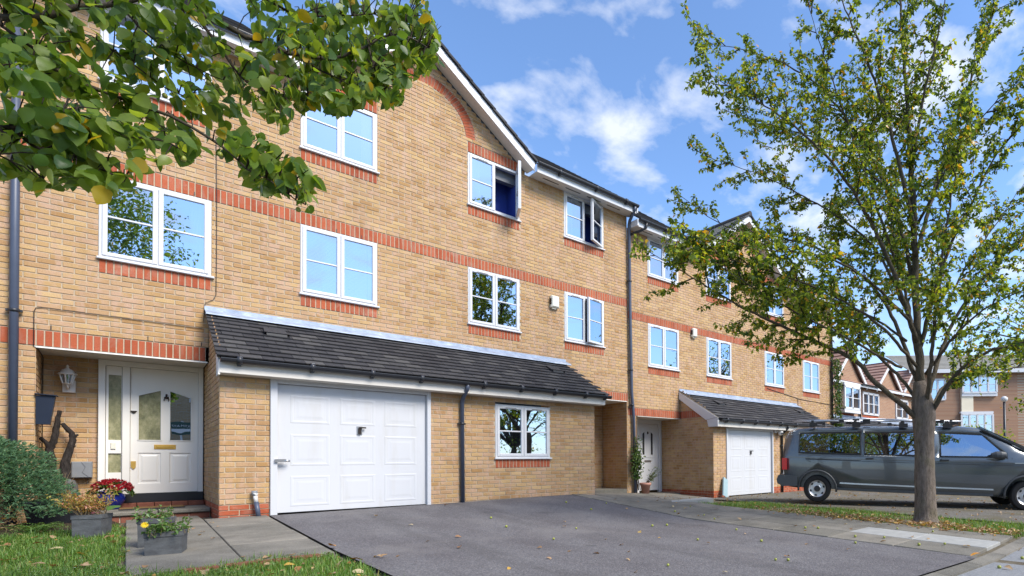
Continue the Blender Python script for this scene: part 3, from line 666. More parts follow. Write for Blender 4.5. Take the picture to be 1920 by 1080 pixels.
def gable(root, xc, xf, zf, slope, depth, tilem, slopem=None):
    """front gable: barge boards, soffits, verge tiles, two roof slopes. xf = right foot, zf = lower board edge there"""
    apex = zf + slope * (xf - xc); bh = .20
    for sgn in (1, -1):
        X = lambda x: xc + sgn * (x - xc)
        q = MB(); P = [(X(xc), apex), (X(xf + .03), zf - .02), (X(xf + .03), zf - .02 + bh), (X(xc), apex + bh)]
        q.prism(P if sgn < 0 else P[::-1], -.32, -.295, 'y'); q.build('barge_board', M['upvc'], root)
        s = MB(); s.quad((X(xc), -.295, apex + .006), (X(xf), -.295, zf + .006), (X(xf), .0, zf + .03), (X(xc), .0, apex + .03)); s.build('verge_soffit', M['soffit'], root)
        ln = math.hypot(xf - xc, apex - zf); n = int(ln / .30)
        me = MB(); me.box(0, .35, -.37, -.02, 0, .045); mm = me.mesh('verge_tile', M[tilem])
        for i in range(n):
            t = i / n; x = xf + .06 + (xc - xf) * t; z = zf + bh + .01 + slope * (xf - x) + .02
            o = obj('verge_tile', mm, root); a = math.atan(slope)
            if sgn > 0: o.location = (X(x), 0, z); o.rotation_euler = (0, math.pi + a - .06, math.pi) if False else (0, 0, 0); o.rotation_euler = (0, a - .05 + 0, 0); o.scale = (-1, 1, 1)
            else: o.location = (X(x), 0, z); o.rotation_euler = (0, -a + .05, 0)
        e = zf + bh + .03
        strips(root, 'roof_tiling', ((X(xf + .08), -.3, e - .05), (X(xf + .08), depth, e - .05)), ((X(xc), -.3, apex + bh + .03), (X(xc), depth, apex + bh + .03)), 11, slopem or tilem)
    r = MB(); r.tube([(xc, -.36, apex + bh + .05), (xc, depth, apex + bh + .05)], .09, 10); r.build('ridge_tile', M[tilem], root)
    return apex
def eave(root, x0, x1, zs, zg, brk, vents=True):
    q = MB(); q.box(x0, x1, -.37, -.345, zs - .015, zg - .03); q.build('fascia', M['upvc'], root)
    q = MB(); q.box(x0, x1, -.345, -.002, zs, zs + .012); s = q.build('soffit', M['paintw'], root)
    if vents:
        x = x0 + .25
        while x < x1 - .3:
            v = MB(); v.box(x, x + .42, -.20, -.17, zs - .004, zs + .002); v.build('soffit_vent', M['darkmetal'], s); x += .62
    gutter(root, x0 - .02, x1, -.43, zg, brk)
def arch(b, xc, zc, rx, rz, w=.20):
    n = 44; ok = []
    for i in range(n):
        a = math.pi * (i + .5) / n; da = math.pi / n * .43
        pts = []
        for (r_, aa) in ((0, a - da), (0, a + da), (w, a + da * 1.0), (w, a - da * 1.0)): pts.append((xc + (rx + r_) * math.cos(aa), zc + (rz + r_) * math.sin(aa)))
        ok.append(pts)
    return ok
def voussoirs(root, lst, m, mm):
    for pts in lst:
        q = MB(); cx = sum(p[0] for p in pts) / 4; cz = sum(p[1] for p in pts) / 4
        F = [(p[0] + (cx - p[0]) * .03, -.001, p[1] + (cz - p[1]) * .03) for p in pts]; B = [(p[0], .012, p[1]) for p in pts]
        q.add(F + B, [(3, 2, 1, 0)] + [(4 + i, i, (i + 1) % 4, 4 + (i + 1) % 4) for i in range(4)]); q.build('arch_brick', m, root)

# ------------------------------------------------------------------ HOUSE 1 (near block)
H1 = thing('terraced_house', 'tall buff brick terraced house with white garage door, long lean-to roof and arched gable', 'house', (4.4, 0, 0))
B = Bricks()
XL, XR = -1.7, 9.66
GXc, GXf, GZf, GS = 4.42, 6.68, 7.38, .72
wins1 = [(0, 1.2), (2.36, 3.56), (5.30, 6.49), (7.68, 8.87)]
rects = []
for a, b_ in wins1:
    rects.append((a, b_, 3.475, 4.92)); rects.append((a, b_, 6.025, 7.37))
rects += [(2.36, 3.56, 7.36, 7.60), (5.30, 6.56, 7.36, 7.60), (XL, XR, 4.90, 5.125), (XL, XR, 2.35, 2.575), (-.56, 1.18, -1, 2.5), (1.177, 7.55, -1, 3.05), (7.5, 9.62, -1, 2.5)]
ARX, ARZ, AW, AZ = .84, .745, .205, 7.66
def iv1(z0, z1):
    zm = (z0 + z1) / 2; iv = [(XL, XR)]
    if zm > 7.37:
        h = (GZf + GS * (GXf - GXc) - zm) / GS
        if h <= .05: return []
        iv = [(GXc - h, GXc + h)]
    for (a, b_, c, d) in rects:
        if c < zm < d: iv = cut(iv, a, b_)
    if zm > AZ - .02:
        t = max(0, (zm - AZ)); 
        if t < ARZ + AW:
            ro = (ARX + AW) * math.sqrt(max(0, 1 - (t / (ARZ + AW)) ** 2)); ri = ARX * math.sqrt(max(0, 1 - (t / ARZ) ** 2)) if t < ARZ else 0
            iv = cut(iv, GXc - ro - .006, GXc - ri + .006); iv = cut(iv, GXc + ri - .006, GXc + ro + .006)
    return iv
w0 = Wall((0, 0), (1, 0), (0, -1)); w0.mort = True
B.lay(w0, iv1, -.2, 9.1)
for a, b_ in wins1:
    for zb in (3.475, 6.025): B.soldiers(w0, a, b_, zb + .005, zb + .22)
B.soldiers(w0, 2.36, 3.56, 7.375, 7.59); B.soldiers(w0, 5.30, 6.5, 7.375, 7.59)
B.soldiers(w0, XL, XR, 4.905, 5.12)
B.soldiers(w0, -.56, 1.14, 2.355, 2.57); B.soldiers(w0, 7.5, XR, 2.355, 2.57); B.soldiers(w0, XL, -.56, 2.355, 2.57)
# annex front
AY = -1.406; AX0, AX1 = 1.177, 7.53
w1 = Wall((0, AY), (1, 0), (0, -1)); w1.mort = True
B.lay(w1, lambda z0, z1: cut(cut([(AX0, AX1)], 1.74, 4.0) if z0 < 2.03 else [(AX0, AX1)], 5.20, 6.39) if .61 < (z0 + z1) / 2 < 1.87 else (cut([(AX0, AX1)], 1.74, 4.0) if z0 < 2.03 else [(AX0, AX1)]), .17, 2.0, .0)
B.lay(w1, lambda z0, z1: [(1.80 + 2.2, AX1)], -.2, .17)
B.soldiers(w1, 5.20, 6.39, .628, .822)
# plinth of the pier in red
for k, z in enumerate((-.055, .02, .095)):
    off = 0 if k % 2 else .1125; s = AX0
    while s < 1.735:
        e = min(s + .215 - (off if s == AX0 else 0), 1.735); q = MB(); brick_geo(q, w1, s, e, z + .005, z + .07); q.build('red_brick', M['redbrick'], H1); s = e + .01
B.mort.quad(w1.P(AX0, -.1, -.01), w1.P(1.74, -.1, -.01), w1.P(1.74, .17, -.01), w1.P(AX0, .17, -.01))
# annex left return, porch walls
w2 = Wall((AX0, .73), (0, -1), (-1, 0)); w2.mort = True
def iv2(z0, z1):
    zm = (z0 + z1) / 2
    y1 = AY if zm < 2.2 else max(AY, -1.66 + (zm - 2.22) / .57)
    if zm > 2.34: return [(.735, .73 - y1)] if .73 - y1 > .75 else []
    return [(0, .73 - y1)]
B.lay(w2, iv2, .17, 3.05, .1)
for k, z in enumerate((-.055, .02, .095)):
    s = .0
    while s < 2.13:
        e = min(s + .215, 2.136); q = MB(); brick_geo(q, w2, s, e, z + .005, z + .07); q.build('red_brick', M['redbrick'], H1); s = e + .01
B.mort.quad(w2.P(0, -.1, -.01), w2.P(2.136, -.1, -.01), w2.P(2.136, .17, -.01), w2.P(0, .17, -.01))
w3 = Wall((-.56, 0), (0, 1), (1, 0)); w3.mort = True; B.lay(w3, lambda a, b_: [(0, .73)], -.1, 2.34)
w4 = Wall((0, .73), (1, 0), (0, -1)); w4.mort = True; B.lay(w4, lambda a, b_: [(-.56, -.012)], -.1, 2.34)
w5 = Wall((9.62, 1.07), (0, -1), (-1, 0)); w5.mort = True; B.lay(w5, lambda a, b_: [(0, 1.07)], -.1, 2.34)
w6 = Wall((0, 1.07), (1, 0), (0, -1)); w6.mort = True; B.lay(w6, lambda a, b_: [(7.53, 9.62)], -.1, 2.34)
w7 = Wall((AX1, AY), (0, 1), (1, 0)); w7.mort = True; B.lay(w7, lambda a, b_: [(0, 2.47)], -.1, 2.0)
B.finish(H1, lambda x, y: not (x < 560 and y < 330) and not (x < 790 and y < 170), 300, 250)
voussoirs(H1, arch(B, GXc, AZ, ARX, ARZ, AW), M['redbrick'], M['mortar'])
q = MB()
n = 60
for i in range(n):
    a0, a1 = math.pi * i / n, math.pi * (i + 1) / n
    P = lambda r_, a: (GXc + (ARX + r_) * math.cos(a), .0085, AZ + (ARZ + r_) * math.sin(a))
    q.quad(P(-.03, a1), P(-.03, a0), P(AW + .03, a0), P(AW + .03, a1))
q.build('arch_mortar', M['mortar'], H1)
q = MB(); q.box(XL, XR - .02, 1.25, 8.5, -.3, 7.45); q.box(XL, -.6, .62, 1.24, -.3, 7.45); q.box(1.3, 7.4, .62, 1.24, -.3, 7.45); q.box(XL, XR - .02, .62, 1.24, 2.6, 7.45); q.prism([(GXc - 2.2, 7.46), (GXc + 2.2, 7.46), (GXc, 9.05)], .02, 4, 'y'); q.build('light_block_core', M['room'], H1)  # added solid core inside the house, blocks light behind the rooms
for i, (a, b_) in enumerate(wins1):
    window(H1, a, b_, 3.70, 4.90, 0, opens=(0, 0, 0, R(13))[i], blind=('curtain', 'slats', None, 'curtain')[i], vents=i > 1)
    window(H1, a, b_, 6.25, 7.36, 0, opens=(0, 0, R(67), R(27))[i], blind=('net', 'curtain', None, None)[i], room=('room', 'room', 'bluewall', 'bluewall')[i], vents=i > 1)
window(H1, 5.20, 6.39, .825, 1.865, AY, vents=True)
for x in (.9, 3.0, 5.75, 8.2): pass
apex = gable(H1, GXc, GXf, GZf, GS, 4.2, 'tile')
eave(H1, GXf + .06, 9.70, 7.36, 7.53, (7.3, 8.35, 9.3)); eave(H1, XL, 2 * GXc - GXf - .06, 7.36, 7.53, (0, 1.1))
for a, b_ in ((XL, 2 * GXc - GXf - .12), (GXf + .12, XR + .05)): strips(H1, 'roof_tiling', ((a, -.40, 7.54), (b_, -.40, 7.54)), ((a, 4.2, 10.6), (b_, 4.2, 10.6)), 16, 'tile')
q = MB(); q.prism([(-.40, 7.36), (-.02, 7.36), (.6, 8.1), (-.40, 7.50)], XR + .03, XR + .06, 'x'); q.build('eave_end', M['upvc'], H1)
# lean-to
leanto(H1, 1.12, 7.70, -.01, -1.68, 3.15, 2.215, (1.92, 7.02))
q = MB(); q.bbox(1.15, 7.66, -1.63, -1.60, 1.992, 2.17, .004); q.build('fascia', M['cream'], H1)  # front face uses the lit copy of the white board
q = MB(); q.box(1.165, 7.66, -1.60, AY - .013, 1.985, 1.998); q.build('soffit', M['soffit'], H1)
q = MB(); q.prism([(-1.628, 1.965), (AY - .0, 1.96), (AY + .03, 2.33), (-1.58, 2.215)], 1.142, 1.163, 'x'); q.build('fascia_return', M['paintw'], H1)
q = MB(); q.add([(1.128, -1.66, 2.19), (1.128, -.03, 3.10), (1.128, -.03, 3.15), (1.128, -1.66, 2.225), (1.155, -1.66, 2.19), (1.155, -.03, 3.10)], [(0, 1, 2, 3), (0, 4, 5, 1)]); q.build('verge_mortar', M['mortar'], H1)
gutter(H1, 1.16, 7.76, -1.695, 2.18, (1.36, 2.2, 3.0, 3.75, 4.85, 5.6, 6.35, 7.1, 7.62))
downpipe(H1, [(4.54, -1.695, 2.15), (4.54, -1.66, 2.05), (4.54, -1.50, 1.92), (4.54, AY - .045, 1.85), (4.55, AY - .045, .0)], .036, 'greypipe', ((4.54, AY - .045, 1.45),))
downpipe(H1, [(-.74, -.075, 7.45), (-.74, -.075, -.1)], .042, 'greypipe', ((-.74, -.075, 2.78), (-.74, -.075, 4.85), (-.74, -.075, .9)))
# garage
garage_door(H1, 1.74, 4.0, AY, -.01, 2.0, .085)
q = MB(); q.bar((1.79, AY - .045, .79), (1.92, AY - .045, .79), .035, .045); q.tube([(1.90, AY - .05, .79), (1.97, AY - .05, .785)], .016, 8); q.build('garage_bolt', M['steel'], H1)
# waste pipe stub
q = MB(); q.tube([(1.555, AY - .05, .29), (1.565, AY - .06, .33)], .034, 10); q.tube([(1.56, AY - .06, .32), (1.575, AY - .07, .19)], .026, 10); o = q.build('waste_pipe', M['paintw'], H1)
q = MB(); q.tube([(1.575, AY - .07, .20), (1.60, AY - .10, -.03)], .03, 10); q.build('pipe_socket', M['greypipe'], H1)
q = MB(); q.tube([(1.557, AY - .05, .36), (1.557, AY - .055, .29)], .036, 10); q.build('pipe_cap', M['greybox'], H1)
# porch soffit, front door
q = MB(); q.box(-.575, 1.16, -.002, .74, 2.335, 2.35); q.build('porch_soffit', M['soffit'], H1)
q = MB(); q.box(-.56, 1.16, -.016, .0, 2.328, 2.347); q.build('soffit_edge', M['doorpaint'], H1)
q = MB(); q.box(7.5, 9.61, -.015, 1.07, 2.335, 2.35); q.build('porch_soffit', M['doorpaint'], H1)
DY = .70
def dxz(px, py): p = on_y(px, py, DY); return p.x, p.z
q = MB(); X0, X1, ZB, ZT = -.01, 1.165, .215, 2.334
q.bbox(X0, X0 + .075, DY - .03, DY + .05, ZB, ZT); q.bbox(X1 - .06, X1, DY - .03, DY + .05, ZB, ZT); q.bbox(X0 + .075, X1 - .06, DY - .03, DY + .05, ZT - .08, ZT)
mx0, mx1 = dxz(229, 780)[0], dxz(244, 780)[0]; q.bbox(mx0, mx1, DY - .03, DY + .05, ZB, ZT - .08)
fd = q.build('front_door', M['doorpaint'], H1)
def door_leaf(x0, x1, z0, z1, holes, Y):
    """flat leaf with openings: grid of cells around the holes (all holes share rows)"""
    q = MB(); rows = sorted(set((h[2], h[3]) for h in holes)); z = z0
    for (c, d) in rows:
        q.box(x0, x1, Y, Y + .045, z, c); hs = sorted(h for h in holes if (h[2], h[3]) == (c, d)); x = x0
        for h in hs: q.box(x, h[0], Y, Y + .045, c, d); x = h[1]
        q.box(x, x1, Y, Y + .045, c, d); z = d
    q.box(x0, x1, Y, Y + .045, z, z1); return q
sx0, sx1 = X0 + .08, mx0 - .005
ph = [dxz(203, 827)[0], dxz(227, 827)[0], dxz(215, 886)[1], dxz(215, 850)[1]], [dxz(203, 827)[0], dxz(227, 827)[0], dxz(215, 825)[1], dxz(215, 703)[1]]
door_leaf(sx0, sx1, ZB + .02, ZT - .085, ph, DY).build('sidelight', M['doorpaint'], fd)
for h in ph:
    g = MB(); g.quad((h[0], DY + .02, h[2]), (h[1], DY + .02, h[2]), (h[1], DY + .021, h[3]), (h[0], DY + .021, h[3])); g.build('pane', M['doorglass'], fd)
lx0, lx1 = mx1 + .004, X1 - .064; lz0 = .305
zp0 = dxz(300, 826)[1]; zp1 = zp0 + .80
p1 = [dxz(259, 780)[0], dxz(302.5, 780)[0], zp0, zp1]; p2 = [dxz(318, 780)[0], dxz(359, 780)[0], zp0, zp1]
zq0, zq1 = dxz(300, 906)[1], dxz(300, 849)[1]
q1 = [p1[0], p1[1], zq0, zq1]; q2 = [p2[0], p2[1], zq0, zq1]
door_leaf(lx0, lx1, lz0, ZT - .085, [q1, q2, p1, p2], DY).build('door_leaf', M['doorpaint'], fd)
for h, s in ((p1, 1), (p2, -1)):
    zt = h[3] - .10; T = MB()                            # sloping head pieces over the two panes
    if s > 0: T.prism([(h[0], zt), (h[1], h[3]), (h[0], h[3])], DY + .003, DY + .042, 'y')
    else: T.prism([(h[0], h[3]), (h[1], zt), (h[1], h[3])], DY + .003, DY + .042, 'y')
    T.build('pane_head', M['doorpaint'], fd)
    g = MB(); g.quad((h[0], DY + .02, h[2]), (h[1], DY + .02, h[2]), (h[1], DY + .0212, h[3]), (h[0], DY + .0212, h[3])); g.build('pane', M['doorglass' if s > 0 else 'cleardoor'], fd)
    mo = MB()
    for (a, b_) in (((h[0], h[2]), (h[1], h[2])), ((h[0], h[2]), (h[0], zt if s > 0 else h[3])), ((h[1], h[2]), (h[1], h[3] if s > 0 else zt)), ((h[0], zt if s > 0 else h[3]), (h[1], h[3] if s > 0 else zt))):
        mo.bar((a[0], DY - .002, a[1]), (b_[0], DY - .002, b_[1]), .014, .014, Vector((0, 1, 0)))
    mo.build('pane_moulding', M['doorpaint'], fd)
for h in (q1, q2):
    p = MB()
    def ring(o, yy): return [(h[0] + o, DY + yy, h[2] + o), (h[1] - o, DY + yy, h[2] + o), (h[1] - o, DY + yy, h[3] - o), (h[0] + o, DY + yy, h[3] - o)]
    rs = [ring(0, 0), ring(.012, .014), ring(.03, .014), ring(.055, .004)]
    for A, Bq in zip(rs, rs[1:]):
        for k in range(4): p.quad(A[k], A[(k + 1) % 4], Bq[(k + 1) % 4], Bq[k])
    p.quad(*rs[-1]); p.build('door_panel', M['doorpaint'], fd)
x, z = dxz(309.5, 838); q = MB(); q.bbox(x - .125, x + .125, DY - .014, DY, z - .036, z + .036, .008); lb = q.build('letterbox', M['brass'], fd)
q = MB(); q.bbox(x - .10, x + .10, DY - .02, DY - .013, z - .016, z + .018, .005); q.build('letterbox_flap', M['brass'], lb)
x, z = dxz(312, 746); q = MB(); q.tube([(x, DY - .01, z + .05), (x, DY - .03, z + .045), (x, DY - .03, z + .015)], .012, 8); q.lathe([(0, -.02), (.026, -.014), (.03, 0), (.02, .015), (0, .02)], (x, DY - .02, z), 10)
for s in (-1, 1): q.tube([(x + s * .015, DY - .02, z - .005), (x + s * .03, DY - .02, z - .035), (x + s * .022, DY - .02, z - .055)], .006, 6)
q.build('door_knocker', M['darkmetal'], fd)
x, z = dxz(250.5, 773); q = MB(); q.prism([(x - .038, z + .022), (x - .02, z - .012), (x, z - .025), (x + .02, z - .012), (x + .038, z + .022)], DY - .012, DY, 'y'); q.build('night_latch', M['darkmetal'], fd)
x, z = dxz(250, 872); q = MB(); q.prism([(x - .027, z + .06), (x - .027, z - .03), (x, z - .068), (x + .027, z - .03), (x + .027, z + .06)], DY - .016, DY, 'y'); q.build('door_handle', M['brass'], fd)
x, z = dxz(212, 836); q = MB(); q.bbox(x - .026, x + .026, DY - .018, DY, z - .05, z + .05, .006); q.build('bell_push', M['alarm'], fd)
q = MB(); q.box(mx0 - .03, X1, DY - .035, DY + .03, .165, .30); q.build('threshold', M['black'], fd)
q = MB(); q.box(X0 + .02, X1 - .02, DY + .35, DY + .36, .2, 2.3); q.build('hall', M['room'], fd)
# step
s = MB(); s.box(.0, 1.166, -.44, DY, -.12, .035); st = s.build('door_step', M['mortar'], H1)
for k in range(5):
    q = MB(); q.bbox(.0 + k * .234, .0 + k * .234 + .222, -.452, -.43, -.075, .03, .004); q.build('red_brick', M['dullred'], st)
for (a, b_) in ((-.02, .60), (.61, 1.166)):
    q = MB(); q.bbox(a, b_, -.485, .46, .036, .092, .012); q.build('step_slab', M['slab'], st)
for k in range(6):
    q = MB(); q.bbox(.02 + k * .191, .02 + k * .191 + .184, .44, .6, .093, .165, .005); q.build('red_brick', M['dullred'], st)
# cables
q = MB(); q.tube([(1.25, -.012, 5.95), (1.262, -.012, 5.0), (1.262, -.012, 4.0), (1.258, -.012, 3.42), (1.22, -.012, 3.33), (1.13, -.02, 3.27), (1.12, -.02, 3.12), (1.11, -.03, 2.98)], .0045, 5)
q.tube([(1.10, -.012, 2.86), (.5, -.012, 2.865), (-.5, -.012, 2.872), (-.56, -.012, 2.86), (-.578, -.012, 2.81), (-.578, -.012, 2.34), (-.545, .02, 2.32), (-.545, .69, 2.30), (-.545, .70, .2)], .0045, 5)
q.build('cable', M['cable'], H1)
q = MB()
for (x, z) in ((-.43, 2.60), (.50, 2.60), (1.09, 2.60), (1.0, 4.93), (2.9, 4.93), (3.3, 4.93)): q.box(x - .005, x + .005, -.006, .002, z - .012, z + .045)
q.build('weep_vent', M['cable'], H1)
# right porch bits
q = MB(); q.tube([(8.62, 1.04, 2.13), (8.9, 1.0, 2.12), (9.05, .98, 2.12)], .018, 6); q.lathe([(0, -.07), (.06, -.03), (.06, .03), (0, .07)], (9.12, .98, 2.12), 10); o = q.build('porch_lamp', M['darkmetal'], None); o['label'] = 'small black lamp on the brick wall inside the far porch'; o['category'] = 'lamp'
q = MB(); q.box(8.62, 8.74, 1.03, 1.058, 1.62, 1.95); q.build('number_plate', M['paintw'], H1)
# ------------------------------------------------------------------ HOUSE 2 (stepped-down block)
H2 = thing('terraced_house', 'stepped-down buff brick terraced house behind the grey van and the pavement tree', 'house', (14, 0, 0))
B2 = Bricks(); YL, YR = 9.665, 20.6
GXc2, GXf2, GZf2, GS2 = 14.7, 16.95, 7.06, .74
w2s = [(10.40, 11.62), (12.84, 14.06), (15.9, 17.1), (18.38, 19.6)]
r2 = []
for a, b_ in w2s: r2 += [(a, b_, 3.175, 4.62), (a, b_, 5.72, 7.06)]
r2 += [(YL, YR, 4.60, 4.825), (9.95, 11.66, -1, 2.12), (YL, 12.1, 1.975, 2.20), (11.65, 17.9, -1, 2.72), (12.84, 14.06, 7.04, 7.28), (15.9, 17.1, 7.04, 7.28)]
AX_2, AZ_2, AZc = .86, .74, 7.30
def iv_2(z0, z1):
    zm = (z0 + z1) / 2; iv = [(YL, YR)]
    if zm > 7.05:
        h = (GZf2 + GS2 * (GXf2 - GXc2) - zm) / GS2
        if h <= .05: return []
        iv = [(GXc2 - h, GXc2 + h)]
    for (a, b_, c, d) in r2:
        if c < zm < d: iv = cut(iv, a, b_)
    if zm > AZc - .02 and zm - AZc < AZ_2 + .2:
        t = max(0, zm - AZc); ro = (AX_2 + .2) * math.sqrt(max(0, 1 - (t / (AZ_2 + .2)) ** 2)); ri = AX_2 * math.sqrt(max(0, 1 - (t / AZ_2) ** 2)) if t < AZ_2 else 0
        iv = cut(iv, GXc2 - ro - .006, GXc2 - ri + .006); iv = cut(iv, GXc2 + ri - .006, GXc2 + ro + .006)
    return iv
v0 = Wall((0, 0), (1, 0), (0, -1)); v0.mort = True
B2.lay(v0, iv_2, -.4, 9.2)
for a, b_ in w2s:
    for zb in (3.175, 5.725): B2.soldiers(v0, a, b_, zb + .005, zb + .22)
B2.soldiers(v0, 12.84, 14.06, 7.05, 7.27); B2.soldiers(v0, 15.9, 17.1, 7.05, 7.27)
B2.soldiers(v0, YL, YR, 4.605, 4.82); B2.soldiers(v0, YL, 11.64, 1.98, 2.195)
GY2 = -1.30; BX0 = 11.65
v1 = Wall((0, GY2), (1, 0), (0, -1)); v1.mort = True
B2.lay(v1, lambda z0, z1: cut([(BX0, 17.85)], 12.2, 14.5) if z0 < 1.72 else [(BX0, 17.85)], -.13, 1.72)
v2 = Wall((BX0, .85), (0, -1), (-1, 0)); v2.mort = True
def iv_2s(z0, z1):
    zm = (z0 + z1) / 2; y1 = GY2 if zm < 1.9 else max(GY2, -1.55 + (zm - 1.9) / .62)
    if 1.98 < zm < 2.2: return []
    s0 = .845 if zm > 2.0 else 0
    return [(s0, .85 - y1)] if .85 - y1 > s0 + .02 else []
B2.lay(v2, iv_2s, -.13, 2.75)
B2.soldiers(v2, .86, .85 + .98, 1.98, 2.195)
v3 = Wall((9.98, 0), (0, 1), (1, 0)); v3.mort = True; B2.lay(v3, lambda a, b_: [(0, .85)], -.3, 1.98)
v4 = Wall((0, .85), (1, 0), (0, -1)); v4.mort = True; B2.lay(v4, lambda a, b_: [(9.98, 10.62)], -.3, 1.98)
B2.finish(H2, lambda x, y: True, 260, 160)
voussoirs(H2, arch(B2, GXc2, AZc, AX_2, AZ_2, .2), M['redbrick'], M['mortar'])
q = MB()
for i in range(40):
    a0, a1 = math.pi * i / 40, math.pi * (i + 1) / 40
    P = lambda r_, a: (GXc2 + (AX_2 + r_) * math.cos(a), .0085, AZc + (AZ_2 + r_) * math.sin(a))
    q.quad(P(-.03, a1), P(-.03, a0), P(.23, a0), P(.23, a1))
q.build('arch_mortar', M['mortar'], H2)
# damp-proof plinth in dark red on the garage flank and front
for w, s0, s1 in ((v2, .0, 2.15), (v1, BX0, 12.19), (v1, 14.52, 17.8)):
    for z in (-.33, -.255, -.18):
        s = s0 + (.11 if abs(z + .255) < .01 else 0)
        if s > s0: q = MB(); brick_geo(q, w, s0, s - .01, z + .005, z + .07); q.build('red_brick', M['redbrick'], H2)
        while s < s1 - .03:
            e = min(s + .215, s1); q = MB(); brick_geo(q, w, s, e, z + .005, z + .07); q.build('red_brick', M['redbrick'], H2); s = e + .01
    q = MB(); q.quad(w.P(s0, -.4, -.01), w.P(s1, -.4, -.01), w.P(s1, -.12, -.01), w.P(s0, -.12, -.01)); q.build('mortar', M['mortar'], H2)
q = MB(); q.box(YL, YR, 1.0, 8.5, -.4, 7.1); q.box(11.8, YR, .62, .99, -.4, 7.1); q.box(YL, 11.79, .62, .99, 2.3, 7.1); q.box(YR - .03, YR, -.0, .61, -.4, 7.1); q.box(YR - .02, YR + .005, .63, .98, -.4, 7.1); q.prism([(GXc2 - 2.15, 7.11), (GXc2 + 2.15, 7.11), (GXc2, 8.7)], .02, 4, 'y'); q.build('light_block_core', M['fartan'], H2)  # added core that blocks light, built together with the end wall
for i, (a, b_) in enumerate(w2s):
    window(H2, a, b_, 3.40, 4.60, 0, blind=('', '', 'net', 'net')[i])
    window(H2, a, b_, 5.95, 7.04, 0, blind=('net', 'net', 'net', 'net')[i])
gable(H2, GXc2, GXf2, GZf2, GS2, 4.2, 'tile', 'fargreytile')  # paler slope tile: bright reflections of the courses put into its colour
eave(H2, 9.76, 2 * GXc2 - GXf2 - .06, 7.04, 7.21, (10.7, 11.9)); eave(H2, GXf2 + .06, YR, 7.04, 7.21, (18, 19.2))
q = MB(); q.box(9.70, 9.757, -.40, -.003, 7.03, 7.20); q.build('eave_end', M['upvc'], H2)
for a, b_ in ((9.72, 2 * GXc2 - GXf2 - .12), (GXf2 + .12, YR + .1)): strips(H2, 'roof_tiling', ((a, -.40, 7.22), (b_, -.40, 7.22)), ((a, 4.2, 10.3), (b_, 4.2, 10.3)), 16, 'tile')
leanto(H2, 11.60, 17.9, -.01, -1.58, 2.79, 1.905, (12.75, 17.2))
q = MB(); q.bbox(11.62, 17.86, -1.53, -1.50, 1.68, 1.865, .004); q.build('fascia', M['cream'], H2)  # lit copy of the white board again
q = MB(); q.box(11.62, 17.86, -1.50, GY2 - .013, 1.69, 1.703); q.build('soffit', M['soffit'], H2)
q = MB(); q.prism([(-1.53, 1.68), (GY2 + .12, 1.68), (GY2 + .18, 1.88), (-1.53, 1.93)], 11.585, 11.615, 'x'); q.prism([(-1.50, 1.935), (GY2 + .22, 1.885), (-.02, 2.56), (-.02, 2.76)], 11.583, 11.61, 'x'); q.build('barge_board', M['upvc'], H2)
q = MB(); q.add([(11.60, -1.56, 1.90), (11.60, -.02, 2.77), (11.60, -.02, 2.80), (11.60, -1.56, 1.925), (11.62, -1.56, 1.90), (11.62, -.02, 2.77)], [(0, 1, 2, 3), (0, 4, 5, 1)]); q.build('verge_mortar', M['mortar'], H2)
gutter(H2, 11.64, 17.95, -1.60, 1.875, (11.9, 12.6, 13.25, 13.9, 14.55, 15.4, 16.3, 17.2))
downpipe(H2, [(14.95, -1.60, 1.83), (14.95, -1.57, 1.74), (14.95, -1.42, 1.62), (14.95, GY2 - .045, 1.55), (14.95, GY2 - .045, -.3)], .036, 'black', ((14.95, GY2 - .045, 1.2), (14.95, GY2 - .045, .3)))
garage_door(H2, 12.2, 14.5, GY2, -.31, 1.70, .07)
# shared stack pipe at the joint of the two blocks
o = downpipe(H2, [(9.60, -.42, 7.48), (9.60, -.40, 7.40), (9.665, -.12, 7.22), (9.675, -.075, 7.12), (9.69, -.075, 5.0), (9.73, -.075, 2.6), (9.80, -.075, 1.9), (9.83, -.075, -.12)], .042, 'greypipe', ((9.69, -.075, 5.6), (9.72, -.075, 3.2), (9.74, -.075, 2.25)))
q = MB(); q.tube([(10.0, -.43, 7.17), (10.0, -.40, 7.05), (9.92, -.3, 6.98), (9.70, -.08, 6.86)], .036, 10); q.build('downpipe', M['black'], H2)
downpipe(H2, [(20.5, -.43, 7.17), (20.5, -.10, 6.9), (20.5, -.07, 6.7), (20.5, -.07, -.3)], .045, 'black', ((20.5, -.07, 4.4),))
# neighbour's front door
DY2 = .83
q = MB(); a, b_, c, d = 10.64, 11.645, -.2, 1.965
q.bbox(a, a + .08, DY2 - .05, DY2 + .05, c, d); q.bbox(b_ - .13, b_ - .07, DY2 - .05, DY2 + .05, c, d); q.bbox(b_ - .065, b_, DY2 - .03, DY2 + .05, c, d); q.bbox(a + .08, b_ - .13, DY2 - .05, DY2 + .05, d - .12, d)
f2 = q.build('front_door', M['upvc'], H2)
q = MB(); q.bbox(a + .085, b_ - .135, DY2 - .02, DY2 + .03, c + .06, d - .125); q.build('door_leaf', M['upvc'], f2)
for k in (0, 1):
    xx = a + .27 + k * .33; g = MB(); z0_, z1_ = .93, 1.55
    P = [(xx - .035, z0_), (xx + .035, z0_), (xx + .035, z1_ + (.0 if k else .05)), (xx - .035, z1_ + (.05 if k else .0))]
    g.prism(P, DY2 - .026, DY2 - .018, 'y'); g.build('pane', M['cable'], f2)
q = MB(); cz = 1.63
